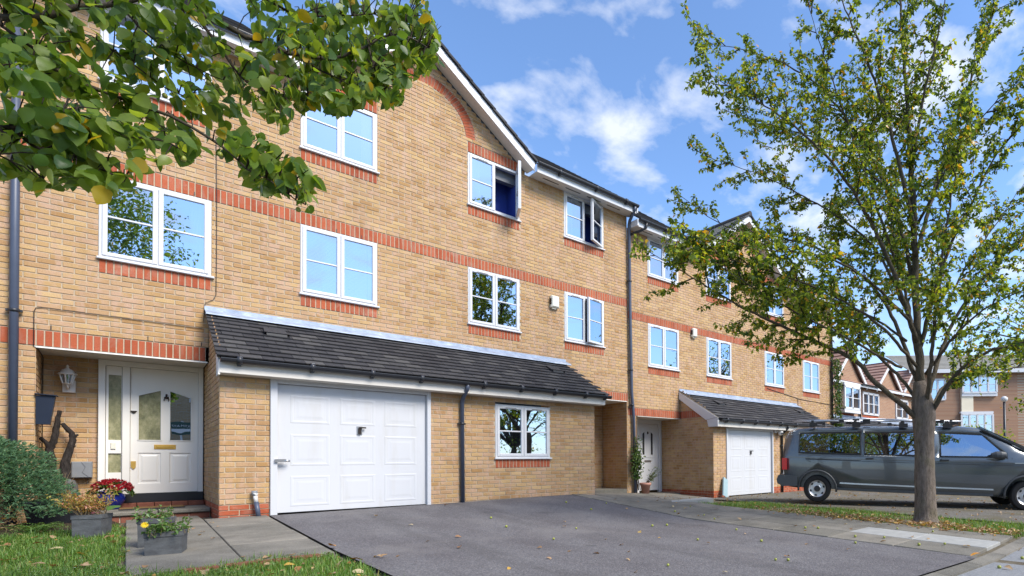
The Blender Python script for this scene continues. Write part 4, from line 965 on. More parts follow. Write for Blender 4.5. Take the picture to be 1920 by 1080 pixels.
for (A, C) in (((a + .15, cz), (a + .435, cz + .17)), ((a + .435, cz + .17), (a + .72, cz)), ((a + .15, cz), (a + .15, .85)), ((a + .72, cz), (a + .72, .85)), ((a + .15, .85), (a + .72, .85))): q.bar((A[0], DY2 - .022, A[1]), (C[0], DY2 - .022, C[1]), .016, .016, Vector((0, 1, 0)))
q.build('door_moulding', M['upvc'], f2)
q = MB(); q.bbox(a + .30, a + .57, DY2 - .03, DY2 - .018, .70, .765); q.build('letterbox', M['steel'], f2)
q = MB(); q.lathe([(0, -.03), (.03, 0), (.02, .05), (0, .06)], (a + .435, DY2 - .03, 1.56), 8); q.build('door_knocker', M['darkmetal'], f2)
q = MB(); q.box(9.99, 11.64, -.002, .85, 1.966, 1.979); q.build('porch_soffit', M['soffit'], H2)
q = MB(); q.tube([(16.0, -.012, 3.28), (18.2, -.012, 3.05), (20.4, -.012, 3.0)], .01, 5); q.tube([(18.0, -.012, 3.06), (18.0, -.02, 2.75)], .01, 5); q.build('cable', M['cable'], H2)

# ------------------------------------------------------------------ things fixed to or leaning on the houses
def tagm(o, label, cat, group=None): o['label'] = label; o['category'] = cat; (o.__setitem__('group', group) if group else None); return o
def alarm(x, z, label, sc=1):
    t = thing('alarm_box', label, 'alarm box', (x, 0, z), 'alarm boxes on the house fronts')
    q = MB(); q.bbox(x - .09 * sc, x + .12 * sc, -.11, -.004, z - .14 * sc, z + .14 * sc, .03); q.build('cover', M['alarm'], t)
    q = MB(); q.bbox(x - .10 * sc, x - .088 * sc, -.09, -.02, z - .07 * sc, z + .07 * sc, .003); q.build('sounder', M['darkmetal'], t)
    q = MB(); q.box(x - .05, x + .05, -.06, -.01, z - .17 * sc, z - .14 * sc); q.build('strobe', M['alarm'], t)
alarm(7.36, 4.56, 'cream alarm box on the brick wall between two first floor windows of the near house')
alarm(12.22, 4.62, 'weathered cream alarm box on the red brick band of the stepped-down house', .95)
# wall lantern
t = thing('wall_lantern', 'off-white coach lantern on the porch wall left of the white front door', 'lantern', (-.31, .72, 1.85))
lx, ly, lz = -.31, .60, 1.93
q = MB(); q.bbox(lx - .055, lx + .075, .695, .718, lz - .12, lz + .06, .008); q.build('back_plate', M['lantern'], t)
q = MB(); q.tube([(lx + .01, .70, lz - .05), (lx + .005, .64, lz - .07), (lx, .60, lz - .03), (lx, .60, lz + .0)], .013, 8); q.build('arm', M['lantern'], t)
q = MB()
for k in range(6):
    a = math.pi / 3 * k + .3; q.bar((lx + .045 * math.cos(a), ly + .045 * math.sin(a), lz), (lx + .078 * math.cos(a), ly + .078 * math.sin(a), lz + .13), .013, .013)
q.lathe([(.0, -.01), (.05, -.006), (.05, .008), (0, .008)], (lx, ly, lz), 6); q.lathe([(.075, .125), (.10, .13), (.10, .14), (.07, .165), (.055, .20), (.02, .215), (.012, .24), (.018, .25), (0, .275)], (lx, ly, lz), 12); q.build('lantern_frame', M['lantern'], t)
q = MB(); q.lathe([(.042, .008), (.070, .125)], (lx, ly, lz), 6); q.build('lantern_glass', M['glass'], t)
q = MB(); q.lathe([(0, .01), (.02, .02), (.024, .05), (.012, .075), (0, .08)], (lx, ly, lz), 10); q.build('bulb', M['blind'], t)
# post box on the pier
t = thing('wall_post_box', 'dark navy metal post box on the brick pier left of the porch', 'post box', (-.56, .1, 1.5))
q = MB(); A = [(-.555, .02), (-.555, .33)]
def pb(z, w, dpt, o=0): return [(-.555, -.02 - .0, z), (-.555 + w, -.04, z), (-.555 + w, .10 + .0, z), (-.555, .10, z)]
lo, hi = pb(1.30, .125, 0), pb(1.685, .17, 0)
q.add(lo + hi, [(3, 2, 1, 0), (4, 5, 6, 7), (0, 1, 5, 4), (1, 2, 6, 5), (2, 3, 7, 6), (3, 0, 4, 7)]); q.build('box_body', M['navy'], t)
q = MB(); q.add([(-.565, -.05, 1.70), (-.365, -.07, 1.685), (-.365, .11, 1.685), (-.565, .11, 1.70), (-.565, -.05, 1.712), (-.365, -.07, 1.697), (-.365, .11, 1.697), (-.565, .11, 1.712)], [(3, 2, 1, 0), (4, 5, 6, 7), (0, 1, 5, 4), (1, 2, 6, 5), (2, 3, 7, 6)]); q.build('lid', M['navy'], t)
# meter box
t = thing('meter_box', 'small grey plastic meter box low on the porch wall behind the blue pot', 'meter box', (-.17, .7, .68))
q = MB(); q.bbox(-.27, -.06, .60, .716, .56, .80, .012); q.build('box_body', M['greybox'], t)
q = MB(); q.tube([(-.17, .598, .79), (-.13, .596, .72), (-.16, .597, .64), (-.10, .598, .575)], .0018, 4); q.build('door_crack', M['cable'], t)
# security camera
t = thing('security_camera', 'white ball security camera on the pier right of the far garage door', 'camera', (14.75, -1.35, 1.62))
q = MB(); q.box(14.55, 14.66, -1.36, -1.312, 1.60, 1.70); q.tube([(14.6, -1.34, 1.65), (14.72, -1.40, 1.65)], .025, 8); q.build('mount', M['paintw'], t)
q = MB(); q.lathe([(0, -.085), (.05, -.07), (.082, -.02), (.082, .04), (.05, .075), (0, .085)], (14.76, -1.42, 1.60), 16); q.build('camera_body', M['paintw'], t)
q = MB(); q.tube([(14.735, -1.49, 1.585), (14.73, -1.508, 1.583)], .03, 12); q.build('lens', M['cable'], t)
q = MB(); q.obox((12.0, -1.42, -.02), Vector((.15, 0, -.07)) * .6, Vector((0, .02, .004)), Vector((.07, .05, .20)) * 1.25); o = q.build('slate_offcut', M['slate'], None); tagm(o, 'pale blue-grey slate offcut leaning on the brick pier beside the far garage door', 'slate')
q = MB(); c0 = on_z(1298, 945, -.2); q.add([(c0.x - .6, c0.y + .12, -.2), (c0.x + .38, c0.y - .28, -.2), (c0.x + .55, c0.y + .12, -.2), (c0.x - .4, c0.y + .45, -.2), (c0.x - .6, c0.y + .12, -.13), (c0.x + .38, c0.y - .28, -.09), (c0.x + .55, c0.y + .12, -.09), (c0.x - .4, c0.y + .45, -.13)], [(4, 5, 6, 7), (0, 1, 5, 4), (1, 2, 6, 5), (2, 3, 7, 6), (3, 0, 4, 7)]); o = q.build('concrete_ramp', M['paleslab'], None); tagm(o, 'pale concrete ramp block on the path in front of the far garage flank', 'block')
# doormat
q = MB(); q.obox((.56, .12, .104), Vector((.34, 0, 0)), Vector((0, .2, 0)), Vector((0, 0, .010))); t = q.build('doormat', M['doormat'], None); tagm(t, 'brown coir doormat with dark border on the door step', 'doormat')
q = MB(); q.box(.21, .91, -.085, -.078, .094, .112); q.build('mat_border', M['cable'], t)
# driftwood
def stick(name, label, paths, loc):
    t = thing(name, label, 'driftwood', loc, 'charred driftwood branches in the porch')
    for i, (pts, rad) in enumerate(paths):
        P = []; Rr = []
        for k in range(len(pts) - 1):
            for u in (0, .33, .66):
                a, b_ = Vector(at3(pts[k])), Vector(at3(pts[k + 1])); p = a.lerp(b_, u); P.append(p + Vector((U(-.006, .006), U(-.006, .006), 0))); Rr.append((rad[k] * (1 - u) + rad[k + 1] * u) * U(.9, 1.12))
        P.append(Vector(at3(pts[-1]))); Rr.append(rad[-1])
        q = MB(); q.tube(P, Rr, 9); q.build('trunk' if i == 0 else 'stub', M['charwood'], t)
DRY = .55
def at3(p): return on_y(p[0], p[1], p[2] if len(p) > 2 else DRY)
stick('driftwood_branch', 'taller forked charred driftwood standing left in the brick porch', [
    ([(97, 940, .35), (96, 905, .40), (97, 870, .45), (92, 842, .5), (100, 828, .52), (105, 812, .55), (107, 790, .58), (112, 770, .6)], [.06, .055, .05, .045, .036, .034, .030, .024]),
    ([(92, 845, .5), (88, 833, .48), (75, 820, .47)], [.03, .026, .02])], (-.4, .4, .1))
stick('driftwood_branch', 'shorter crooked charred driftwood standing right in the brick porch', [
    ([(124, 930, .35), (122, 900, .42), (122, 868, .48), (130, 845, .52), (136, 825, .55), (134, 812, .57), (117, 794, .6)], [.05, .05, .048, .04, .036, .03, .024]),
    ([(136, 822, .55), (146, 815, .52)], [.026, .014]), ([(121, 872, .48), (117, 862, .46)], [.03, .02]), ([(135, 838, .52), (141, 836, .5)], [.018, .01])], (-.3, .4, .1))
# ------------------------------------------------------------------ plants: helpers
def rv(): 
    while True:
        v = Vector((U(-1, 1), U(-1, 1), U(-1, 1)))
        if .05 < v.length < 1: return v.normalized()
def leaf(q, p, d, n, l, w, fold=.25, curl=.15):
    d = d.normalized(); s = d.cross(n)
    if s.length < 1e-4: s = d.orthogonal()
    s.normalize(); n = s.cross(d)
    m = p + d * (l * .45) ; t = p + d * l - n * (l * curl)
    a = m + s * (w / 2) + n * (w * fold); b = m - s * (w / 2) + n * (w * fold)
    i = len(q.v); q.v += [tuple(p), tuple(a), tuple(t), tuple(b)]
    q.f += [(i, i + 1, i + 2), (i, i + 2, i + 3)]; q.mi += [0, 0]; q.sm += [False, False]
def blade(q, p, d, l, w, bend):
    s = Vector((-d.y, d.x, 0)); 
    if s.length < 1e-4: s = Vector((1, 0, 0))
    s.normalize(); up = Vector((0, 0, 1))
    m = p + up * (l * .55) + d * (bend * .3); t = p + up * (l * (1 - bend * .5 / max(l, .01) * .2)) + d * bend
    i = len(q.v); q.v += [tuple(p - s * w / 2), tuple(p + s * w / 2), tuple(m + s * w * .38), tuple(m - s * w * .38), tuple(t)]
    q.f += [(i, i + 1, i + 2, i + 3), (i + 3, i + 2, i + 4)]; q.mi += [0, 0]; q.sm += [False, False]
LROWS = [(0, .04), (.12, .36), (.32, .5), (.56, .46), (.8, .25), (1.0, .0)]
def leafbig(q, p, d, n, l, w, fold, curl):
    d = d.normalized(); s = d.cross(n)
    if s.length < 1e-4: s = d.orthogonal()
    s.normalize(); n = s.cross(d); i = len(q.v); bend = random.uniform(-.12, .12)
    for t, h in LROWS:
        for k in (-1, 0, 1): q.v.append(tuple(p + d * (l * t) + s * (k * h * w * random.uniform(.93, 1.05) + bend * l * t * t) + n * (abs(k) * h * w * fold - curl * l * t * t)))
    for r in range(len(LROWS) - 1):
        a = i + r * 3
        for k in (0, 1): q.f.append((a + k, a + k + 1, a + k + 4, a + k + 3)); q.mi.append(0); q.sm.append(True)
def bigleaf_mesh(name, m, l=1.0, w=.72, seed=0):
    r = random.Random(seed); q = MB(); q.smooth = True
    rows = [(0, .04), (.1, .36), (.3, .5), (.52, .48), (.75, .31), (.9, .13), (1.0, .0)]
    vs_ = []; b1, b2 = r.uniform(.05, .3), r.uniform(-.15, .15); fo = r.uniform(.08, .35)
    for k, (t, h) in enumerate(rows):
        z = -b1 * t * t + .03 * math.sin(t * 9 + seed); ed = r.uniform(.92, 1.05)
        for s in (-1, 0, 1): vs_.append((s * h * w * ed + b2 * t * t * .3, t * l, z + (abs(s) * h * w * fo + .02 * r.uniform(-1, 1))))
    q.add(vs_, [f for k in range(len(rows) - 1) for f in ((k * 3, k * 3 + 1, k * 3 + 4, k * 3 + 3), (k * 3 + 1, k * 3 + 2, k * 3 + 5, k * 3 + 4))])
    return q.mesh(name, m)
def orient(d, n):
    d = d.normalized(); s = d.cross(n)
    if s.length < 1e-4: s = d.orthogonal()
    s.normalize(); n = s.cross(d); return Matrix((s, d, n)).transposed()

# ------------------------------------------------------------------ lawn, verge, litter
def on_lawn(x, y): return x < 1.70 + .03 * math.sin(y * 5) and not (x > .27 + .05 * math.sin(y * 6) and y > -5.02 + .12 * math.sin(x * 7) + .06 * math.sin(x * 23)) and not (y > -1.15)
q = MB(); n = 0
while n < 66000:
    x, y = U(-1.9, 1.74), U(-7.4, -1.1)
    if not on_lawn(x, y): continue
    dn = noise.noise((x * 1.3, y * 1.3, 0)) * .5 + .5
    if U(0, 1) > .45 + .6 * dn: continue
    a = U(0, 6.283); l = U(.025, .075) * (1 if U(0, 1) < .93 else 1.7) * (.7 + .5 * dn); blade(q, Vector((x, y, gz(x, y) - .035)), Vector((math.cos(a), math.sin(a), 0)), l + .01, U(.005, .009), U(.005, .055)); n += 1
q.build('lawn_grass', M['grass'], None, label='rough green front lawn with fallen leaves at the lower left', cat='grass', kind='stuff')
q = MB()
for _ in range(7000):                                        # clover and weeds in the lawn
    x, y = U(-1.7, 1.72), U(-7.2, -1.2)
    if not on_lawn(x, y) or noise.noise((x * 1.1 + 9, y * 1.1, 4)) < -.05: continue
    p = Vector((x, y, gz(x, y) - .03 + U(.02, .06))); a = U(0, 6.28)
    for k in range(3): leaf(q, p, Vector((math.cos(a + k * 2.1), math.sin(a + k * 2.1), U(-.1, .35))), Vector((0, 0, 1)), U(.014, .03), U(.012, .022), .1, .05)
q.build('lawn_weeds', M['weed'], None, label='low clover and weeds growing among the lawn grass', cat='weeds', kind='stuff')
q = MB()
for _ in range(17000):
    x, y = U(8.72, 10.7), U(-9.4, -3.4)
    dn = noise.noise((x * .9, y * .9, 7)) * .5 + .5
    if U(0, 1) > (1.7 * dn - .1) or (x - 9.45) ** 2 + (y + 7.85) ** 2 < .2: continue
    a = U(0, 6.283); blade(q, Vector((x, y, gz(x, y) - .04)), Vector((math.cos(a), math.sin(a), 0)), U(.035, .10), U(.006, .012), U(.005, .05))
q.build('verge_grass', M['grass'], None, label='thin worn strip of grass between the paving and the van around the tree', cat='grass', kind='stuff')
q = MB()
for _ in range(1500):
    x = random.gauss(8.95, .25); y = random.gauss(-7.6, 1.4)
    if U(0, 1) < .25: x, y = U(8.6, 16), U(-9, -1.5)
    if x < 8.45 or y < -9.4: continue
    a = U(0, 6.28); leaf(q, Vector((x, y, gz(x, y) + U(.005, .04))), Vector((math.cos(a), math.sin(a), U(-.3, .3))), Vector((U(-.5, .5), U(-.5, .5), 1)), U(.04, .085), U(.03, .055), U(.1, .5), U(-.2, .4))
q.build('leaf_litter', M['deadleaf'], None, label='drift of dry brown leaves along the grass strip by the tree', cat='leaf litter', kind='stuff')
q = MB()
for _ in range(700):
    x, y = U(-1.6, 1.72), U(-7.2, -1.2)
    if not on_lawn(x, y): continue
    a = U(0, 6.28); leaf(q, Vector((x, y, gz(x, y) + U(-.01, .03))), Vector((math.cos(a), math.sin(a), U(-.3, .3))), Vector((U(-.5, .5), U(-.5, .5), 1)), U(.02, .045), U(.015, .03), U(.1, .5), U(-.2, .4))
q.build('leaf_litter', M['deadleaf'], None, label='small dry leaf fragments scattered through the front lawn', cat='leaf litter', kind='stuff')
DL = [bigleaf_mesh('fallen_leaf', M['deadleaf'], 1, .62, s) for s in (3, 11, 23)]
def fallen(x, y, l, label, group, dz=.014):
    o = obj('fallen_leaf', random.choice(DL), None, label, 'fallen leaf', group); o.location = (x, y, gz(x, y) + dz); o.scale = (l, l, l); o.rotation_euler = (U(-.5, .5), U(-.5, .5), U(0, 6.28)); return o
k = 0
while k < 84:
    x, y = U(-1.2, 1.7), U(-6.6, -1.6)
    if on_lawn(x, y): fallen(x, y, U(.06, .10), 'curled dry fallen leaf lying in the rough front lawn', 'dead leaves on the lawn', .02); k += 1
k = 0
while k < 30:
    px, py = U(640, 1720), U(930, 1078); p = on_z(px, py, gz(4, -5)); p = on_z(px, py, gz(p.x, p.y))
    if 1.9 < p.x < 6.85 and -9.4 < p.y < -1.5: fallen(p.x, p.y, U(.05, .085), 'single fallen leaf on the bare asphalt driveway', 'fallen leaves on the driveway', .016); k += 1
for k in range(26):
    fallen(U(7.0, 8.6), U(-9.3, -2.5), U(.06, .09), 'fallen leaf on the grey paving slabs beside the driveway', 'fallen leaves on the side paving', .026)
for k in range(9): fallen(U(.35, 1.65), U(-5, -1.6), U(.045, .07), 'fallen leaf on the concrete slabs leading to the front door', 'fallen leaves on the front path', .026)
for k in range(14): fallen(U(3, 9), U(-10.6, -9.65), U(.06, .1), 'fallen leaf on the grey road by the kerb', 'fallen leaves on the road', .0)
for (px, py) in ((618, 1023), (655, 1050), (1820, 1036)):
    p = on_z(px, py, -.12); p = on_z(px, py, gz(p.x, p.y) + .02); o = fallen(p.x, p.y, .11, 'large orange fallen leaf at the %s of the driveway' % ('left grassy edge' if px < 1000 else 'kerb end'), 'orange leaves', .03); o.data = DL[0].copy(); o.data.materials.clear(); 
    M.setdefault('orange', plain('orange_leaf', (.62, .26, .02), .6)); o.data.materials.append(M['orange'])
fm = MB(); fm.lathe([(0, -.016), (.011, -.013), (.0165, 0), (.012, .012), (.003, .014), (0, .013)], (0, 0, 0), 9); fme = fm.mesh('fallen_fruit', M['fruit'])
for k in range(34):
    if k < 12: x, y, lab = U(7.0, 8.6), U(-9.3, -3), 'green crab apple lying on the grey paving slabs'
    elif k < 28: x, y, lab = U(2.2, 6.8), U(-9.0, -2), 'small crab apple lying on the asphalt driveway'
    else: x, y, lab = U(6, 9), U(-10.2, -9.65), 'green crab apple lying on the road by the kerb'
    o = obj('fallen_fruit', fme, None, lab, 'crab apple', 'crab apples: ' + lab); s = U(.8, 1.25); o.scale = (s, s, s); o.location = (x, y, gz(x, y) + .016 + (.014 if k < 12 else 0) - (.03 if k >= 28 else 0))

# ------------------------------------------------------------------ bed, pots, shrubs by the porch
q = MB(); nx = 16
vs_ = [(-2.2 + 2.46 * i / nx, -1.75 + 1.73 * j / 10, gz(0, -1) + .0 + .03 * noise.noise((i * .7, j * .7, 1)) + (.03 if 0 < i < nx and 0 < j < 10 else -.05)) for j in range(11) for i in range(nx + 1)]
q.add(vs_, [(j * (nx + 1) + i, j * (nx + 1) + i + 1, (j + 1) * (nx + 1) + i + 1, (j + 1) * (nx + 1) + i) for j in range(10) for i in range(nx)]); q.build('flower_bed', M['soil'], None, kind='structure')
bx('porch_bed', M['soil'], None, -.545, -.01, .01, .71, -.2, .05, kind='structure')
t = thing('juniper_bush', 'dense blue-green juniper bush at the left edge in front of the downpipe', 'bush', (-1.3, -.8, -.05))
q = MB(); c = Vector((-1.42, -.85, .40)); rad = Vector((.98, .85, .90))
lobes = [(rv(), U(.12, .3)) for _ in range(26)]
for i in range(24000):
    d = rv(); d.z = abs(d.z) * 1.0 - .25 if d.z < 0 else d.z
    d.normalize(); k = 1.0
    for ld, lr in lobes: k += lr * max(0, d.dot(ld) - .82) * 2.2
    rr = U(.62, 1.0) ** .5 * k * (1 + .10 * noise.noise(d * 4))
    p = c + Vector((d.x * rad.x, d.y * rad.y, d.z * rad.z)) * rr
    if p.z < gz(0, -1) or p.y > -.05: continue
    out = (d + rv() * .75 + Vector((0, 0, .15))).normalized()
    for j in range(3): leaf(q, p, (out + rv() * .5), rv(), U(.025, .055), U(.006, .011), .2, .2)
q.build('foliage', M['juniper'], t, kind='stuff')
q = MB()
for a in range(7): q.tube([c + Vector((0, 0, -.45)), c + Vector((math.cos(a) * .3, math.sin(a) * .25, -.1)), c + Vector((math.cos(a) * .6, math.sin(a) * .5, .2))], [.03, .02, .008], 5)
q.build('stem', M['twig'], t)
q = MB(); c2 = Vector((-.72, -1.35, .05))                      # dead brown patch low on the right
for i in range(260):
    p = c2 + Vector((U(-.18, .18), U(-.08, .1), U(-.12, .2)))
    leaf(q, p, rv() + Vector((0, -.5, .2)), rv(), U(.03, .06), U(.008, .014), .2, .2)
q.build('dead_patch', M['deadleaf'], t, kind='stuff')
t = thing('fern', 'bright green low fern between the juniper bush and the left planter', 'plant', (-.45, -1.55, -.08))
q = MB()
for i in range(26):
    a = U(0, 6.28); b0 = Vector((-.42 + U(-.12, .12), -1.6 + U(-.1, .1), gz(0, -1.6))); L0 = U(.16, .30); d = Vector((math.cos(a), math.sin(a), 0))
    for s in range(12):
        u = s / 12; p = b0 + d * (L0 * u) + Vector((0, 0, L0 * (1.1 * u - .8 * u * u)))
        for sg in (-1, 1): leaf(q, p, Vector((-d.y, d.x, 0)) * sg + d * .4, Vector((0, 0, 1)), .055 * (1 - u) + .012, .014, .1, .2)
q.build('frond', M['weed'], t, kind='stuff')

def boxpot(name, label, cx, cy, w, h, ang, z0, group=None):
    t = thing(name, label, 'planter', (cx, cy, z0), group)
    m = Matrix.Translation((cx, cy, z0)) @ Matrix.Rotation(ang, 4, 'Z'); q = MB(); a = w / 2; b = a * .92; i = a - .035
    def sq(r, z): return [m @ Vector((x * r, y * r, z)) for x, y in ((-1, -1), (1, -1), (1, 1), (-1, 1))]
    R_ = [sq(b, 0), sq(a - .006, h - .05), sq(a, h - .045), sq(a, h), sq(i, h), sq(i, h - .06)]
    for A, B_ in zip(R_, R_[1:]):
        for k in range(4): q.quad(A[k], A[(k + 1) % 4], B_[(k + 1) % 4], B_[k])
    q.build('pot_body', M['planter'], t); s = MB(); s.quad(*sq(i, h - .055)); s.build('soil', M['soil'], t); return t
P1 = on_g(172, 1009, -.02); P1.y += .12; boxpot('stone_planter', 'dark grey slate-effect square planter at the lawn edge left of the step, with golden foliage', P1.x, P1.y, .25, .26, R(-20), P1.z, 'square slate-effect planters')
P2 = on_g(312, 1044, -.03); boxpot('stone_planter', 'dark grey square planter in the grass with a yellow flower, nearest the camera', P2.x, P2.y, .27, .25, R(-12), P2.z, 'square slate-effect planters')
P3 = P2 + Vector((-.05, .55, .05)); boxpot('stone_planter', 'dark grey square planter standing just behind the one with the yellow flower', P3.x, P3.y, .25, .29, R(-12), P3.z, 'square slate-effect planters')
t = thing('golden_shrub', 'nandina with pink and golden leaves growing in the left slate planter', 'shrub', tuple(P1 + Vector((0, 0, .25))))
q = MB(); lf = MB()
for i in range(46):
    a = U(0, 6.28); L0 = U(.18, .46); d = Vector((math.cos(a) * .55 - .30, math.sin(a) * .5 - .05, U(.6, 1.2))).normalized(); b0 = P1 + Vector((U(-.1, .1), U(-.1, .1), .25)); pts = []
    for s in range(6):
        u = s / 5; pts.append(b0 + d * (L0 * u) + Vector((0, 0, -.18 * u * u * L0)))
        if u > .3:
            for k in range(5): leaf(lf, pts[-1] + rv() * .025, rv() + Vector((0, 0, -.1)), Vector((0, 0, 1)) + rv() * .6, U(.024, .045), U(.012, .02), .15, .2)
    q.tube(pts, [.004, .003, .003, .0025, .002, .0015], 4, False)
q.build('stem', M['drygrass'], t); lf.build('foliage', M['nandina'], t, kind='stuff')
BL = bigleaf_mesh('broad_leaf', M['weed'], 1, .9, 5); o = obj('broad_leaf', BL, t); o.matrix_parent_inverse = Matrix.Translation(-t.location); o.location = P1 + Vector((.12, -.08, .3)); o.scale = (.13, .13, .13); o.rotation_euler = (.5, .2, -.9)
q = MB()
for i in range(7):
    p = P1 + Vector((U(-.06, .12), U(-.16, -.06), U(.27, .36)))
    for k in range(5): leaf(q, p, Vector((math.cos(k * 1.26), math.sin(k * 1.26), .3)), Vector((0, 0, 1)), .022, .018, .1, .1)
q.build('flower', M['pinkpetal'], t)
def weeds(name, label, P0, h, spread, n, m='weed'):
    t = thing(name, label, 'plant', tuple(P0 + Vector((0, 0, h)))); q = MB(); st = MB()
    for i in range(n):
        b0 = P0 + Vector((U(-spread, spread), U(-spread, spread), h)); top = b0 + Vector((U(-.06, .06), U(-.06, .06), U(.03, .17))); st.tube([b0, (b0 + top) / 2 + rv() * .01, top], [.003, .002, .0015], 4, False)
        for k in range(7): leaf(q, b0.lerp(top, U(.2, 1)), rv() + Vector((0, 0, .2)), Vector((0, 0, 1)) + rv() * .4, U(.025, .06), U(.018, .04), .15, .25)
    st.build('stem', M['drygrass'], t); q.build('foliage', M[m], t, kind='stuff'); return t
t = weeds('weeds', 'straggly green weeds with one yellow flower in the nearest square planter', P2, .22, .15, 34)
q = MB(); fc = P2 + Vector((-.15, -.17, .33))
for k in range(14): leaf(q, fc, Vector((math.cos(k * .45), -.25, math.sin(k * .45))), Vector((0, -1, .3)), .03, .014, .1, .1)
s_ = MB(); s_.tube([P2 + Vector((-.12, -.12, .2)), fc], [.003, .002], 4, False); s_.build('stem', M['weed'], t); q.build('flower', M['yellowpetal'], t)
weeds('weeds', 'sparse weeds and dry stems in the rear square planter', P3, .26, .13, 20)
# blue glazed pot with red begonias on the step
bp = on_y(209, 945, .40); BP = Vector((bp.x, .40, .094))
t = thing('blue_pot', 'round glossy cobalt blue glazed pot on the door step', 'plant pot', tuple(BP))
q = MB(); q.lathe([(0, .0), (.08, .0), (.09, .012), (.086, .03), (.107, .06), (.142, .12), (.15, .17), (.133, .215), (.107, .235), (.112, .25), (.13, .262), (.125, .27), (.107, .262), (.095, .24), (0, .235)], BP, 40); q.build('pot_body', M['blueglaze'], t)
t = thing('begonia', 'red flowering begonia filling the cobalt blue pot', 'flower', tuple(BP + Vector((0, 0, .24))))
lf = MB(); fl = MB()
for i in range(190):
    d = rv(); d.z = abs(d.z); p = BP + Vector((d.x * .20, d.y * .16, .25 + d.z * .14 - .03 * (abs(d.x)))); leaf(lf, p, d + rv() * .6 + Vector((0, 0, -.2)), d, U(.04, .08), U(.035, .06), .15, .25)
for i in range(105):
    d = rv(); d.z = abs(d.z) * 1.1 + .1; d.y -= .2; d.normalize(); p = BP + Vector((d.x * .215, d.y * .18, .27 + d.z * .16))
    for r in range(2):
        for k in range(5): a = k * 1.257 + r * .6; leaf(fl, p + d * .006 * r, (Vector((math.cos(a), 0, math.sin(a))) + d * (.25 + .5 * r)), d, U(.022, .034), U(.02, .028), .12, .15)
lf.build('foliage', M['ivy'], t, kind='stuff'); fl.build('flower', M['petal'], t, kind='stuff')
# black pot with dry grasses behind the planter
BK = Vector((-.36, -.62, gz(0, -.6) - .02))
t = thing('black_pot', 'large dull black tub in the shade behind the left slate planter', 'plant pot', tuple(BK))
q = MB(); q.lathe([(0, 0), (.19, 0), (.21, .06), (.25, .30), (.265, .33), (.25, .345), (.23, .33), (.22, .30), (0, .29)], BK, 28); q.build('pot_body', M['black'], t)
s = MB(); s.lathe([(.22, .0), (0, .015)], BK + Vector((0, 0, .30)), 16); s.build('soil', M['soil'], t)
t = thing('dry_grass', 'tuft of dead brown grass stems in the black tub below the driftwood', 'plant', tuple(BK + Vector((0, 0, .3))))
q = MB()
for i in range(150):
    a = U(0, 6.28); b0 = BK + Vector((U(-.12, .12), U(-.1, .1), .30)); L0 = U(.15, .46); sp = U(.05, .30); d = Vector((math.cos(a), math.sin(a), 0))
    q.tube([b0, b0 + Vector((0, 0, L0 * .5)) + d * sp * .35, b0 + Vector((0, 0, L0 * U(.75, 1.0))) + d * sp], [.003, .0022, .001], 4, False)
q.build('stem', M['drygrass'], t, kind='stuff')
q = MB(); p = on_y(130, 905, -.1); q.lathe([(0, 0), (.07, .0), (.085, .05), (.075, .16), (.05, .24), (.0, .26)], (p.x, -.05, .30), 12); q.v = [(x + .012 * noise.noise((x * 20, y * 20, z * 20)), y, z) for x, y, z in q.v]; o = q.build('stone', M['planter'], None); tagm(o, 'rough grey upright stone between the driftwood and the black tub', 'stone')
q = MB(); q.box(p.x - .12, p.x + .12, -.14, .06, -.06, .30); o = q.build('stone_plinth', M['planter'], None); tagm(o, 'grey stone block under the upright stone behind the black tub', 'stone')
# climber on the stack pipe and terracotta pot
tc_ = Vector((10.16, -.12, gz(10.1, -.1) + .01))
t = thing('terracotta_pot', 'small terracotta pot with a white mark at the foot of the stack pipe', 'plant pot', tuple(tc_))
q = MB(); q.lathe([(0, 0), (.10, 0), (.135, .22), (.155, .225), (.16, .29), (.14, .295), (.13, .25), (0, .245)], tc_, 20); q.build('pot_body', M['terracotta'], t)
t = thing('potted_shrub', 'thin leggy shrub in the terracotta pot before the white neighbour door', 'shrub', tuple(tc_ + Vector((0, 0, .25))))
q = MB(); lf = MB()
for i in range(14):
    a = U(-.8, 1.6); d = Vector((math.cos(a) * .8, -abs(math.sin(a)) * .3, U(.5, 1.1))).normalized(); L0 = U(.35, .75); b0 = tc_ + Vector((U(-.04, .04), U(-.04, .04), .24)); pts = [b0 + d * (L0 * s / 4) + Vector((0, 0, -.1 * (s / 4) ** 2)) for s in range(5)]; q.tube(pts, [.006, .005, .004, .003, .002], 4, False)
    for k in range(9): leaf(lf, pts[random.randint(2, 4)] + rv() * .05, rv(), rv(), U(.04, .07), U(.02, .035))
q.build('stem', M['twig'], t); lf.build('foliage', M['ivy'], t, kind='stuff')
t = thing('climber', 'green climbing plant twining up the dark stack pipe beside the neighbour door', 'climbing plant', (9.82, -.1, -.1))
q = MB(); lf = MB()
for i in range(5): q.tube([(9.95 + U(-.06, .06), -.12, -.05), (9.85 + U(-.08, .08), -.13, .35), (9.8 + U(-.1, .1), -.14, .8), (9.78 + U(-.08, .08), -.12, 1.1 + U(0, .4))], [.01, .008, .006, .003], 5)
for i in range(620):
    z = min(1.5, max(.3, random.gauss(.72, .26))); leaf(lf, Vector((9.84 + random.gauss(0, .085), -.13 + U(-.1, .04), z)), rv() + Vector((0, -.3, -.5)), rv() + Vector((0, -1, .3)), U(.05, .09), U(.035, .06), .15, .2)
q.build('stem', M['twig'], t); lf.build('foliage', M['ivy'], t, kind='stuff')
t = thing('climber', 'ivy hanging on the black downpipe at the far end of the stepped-down house', 'climbing plant', (20.6, -.15, 1.5))
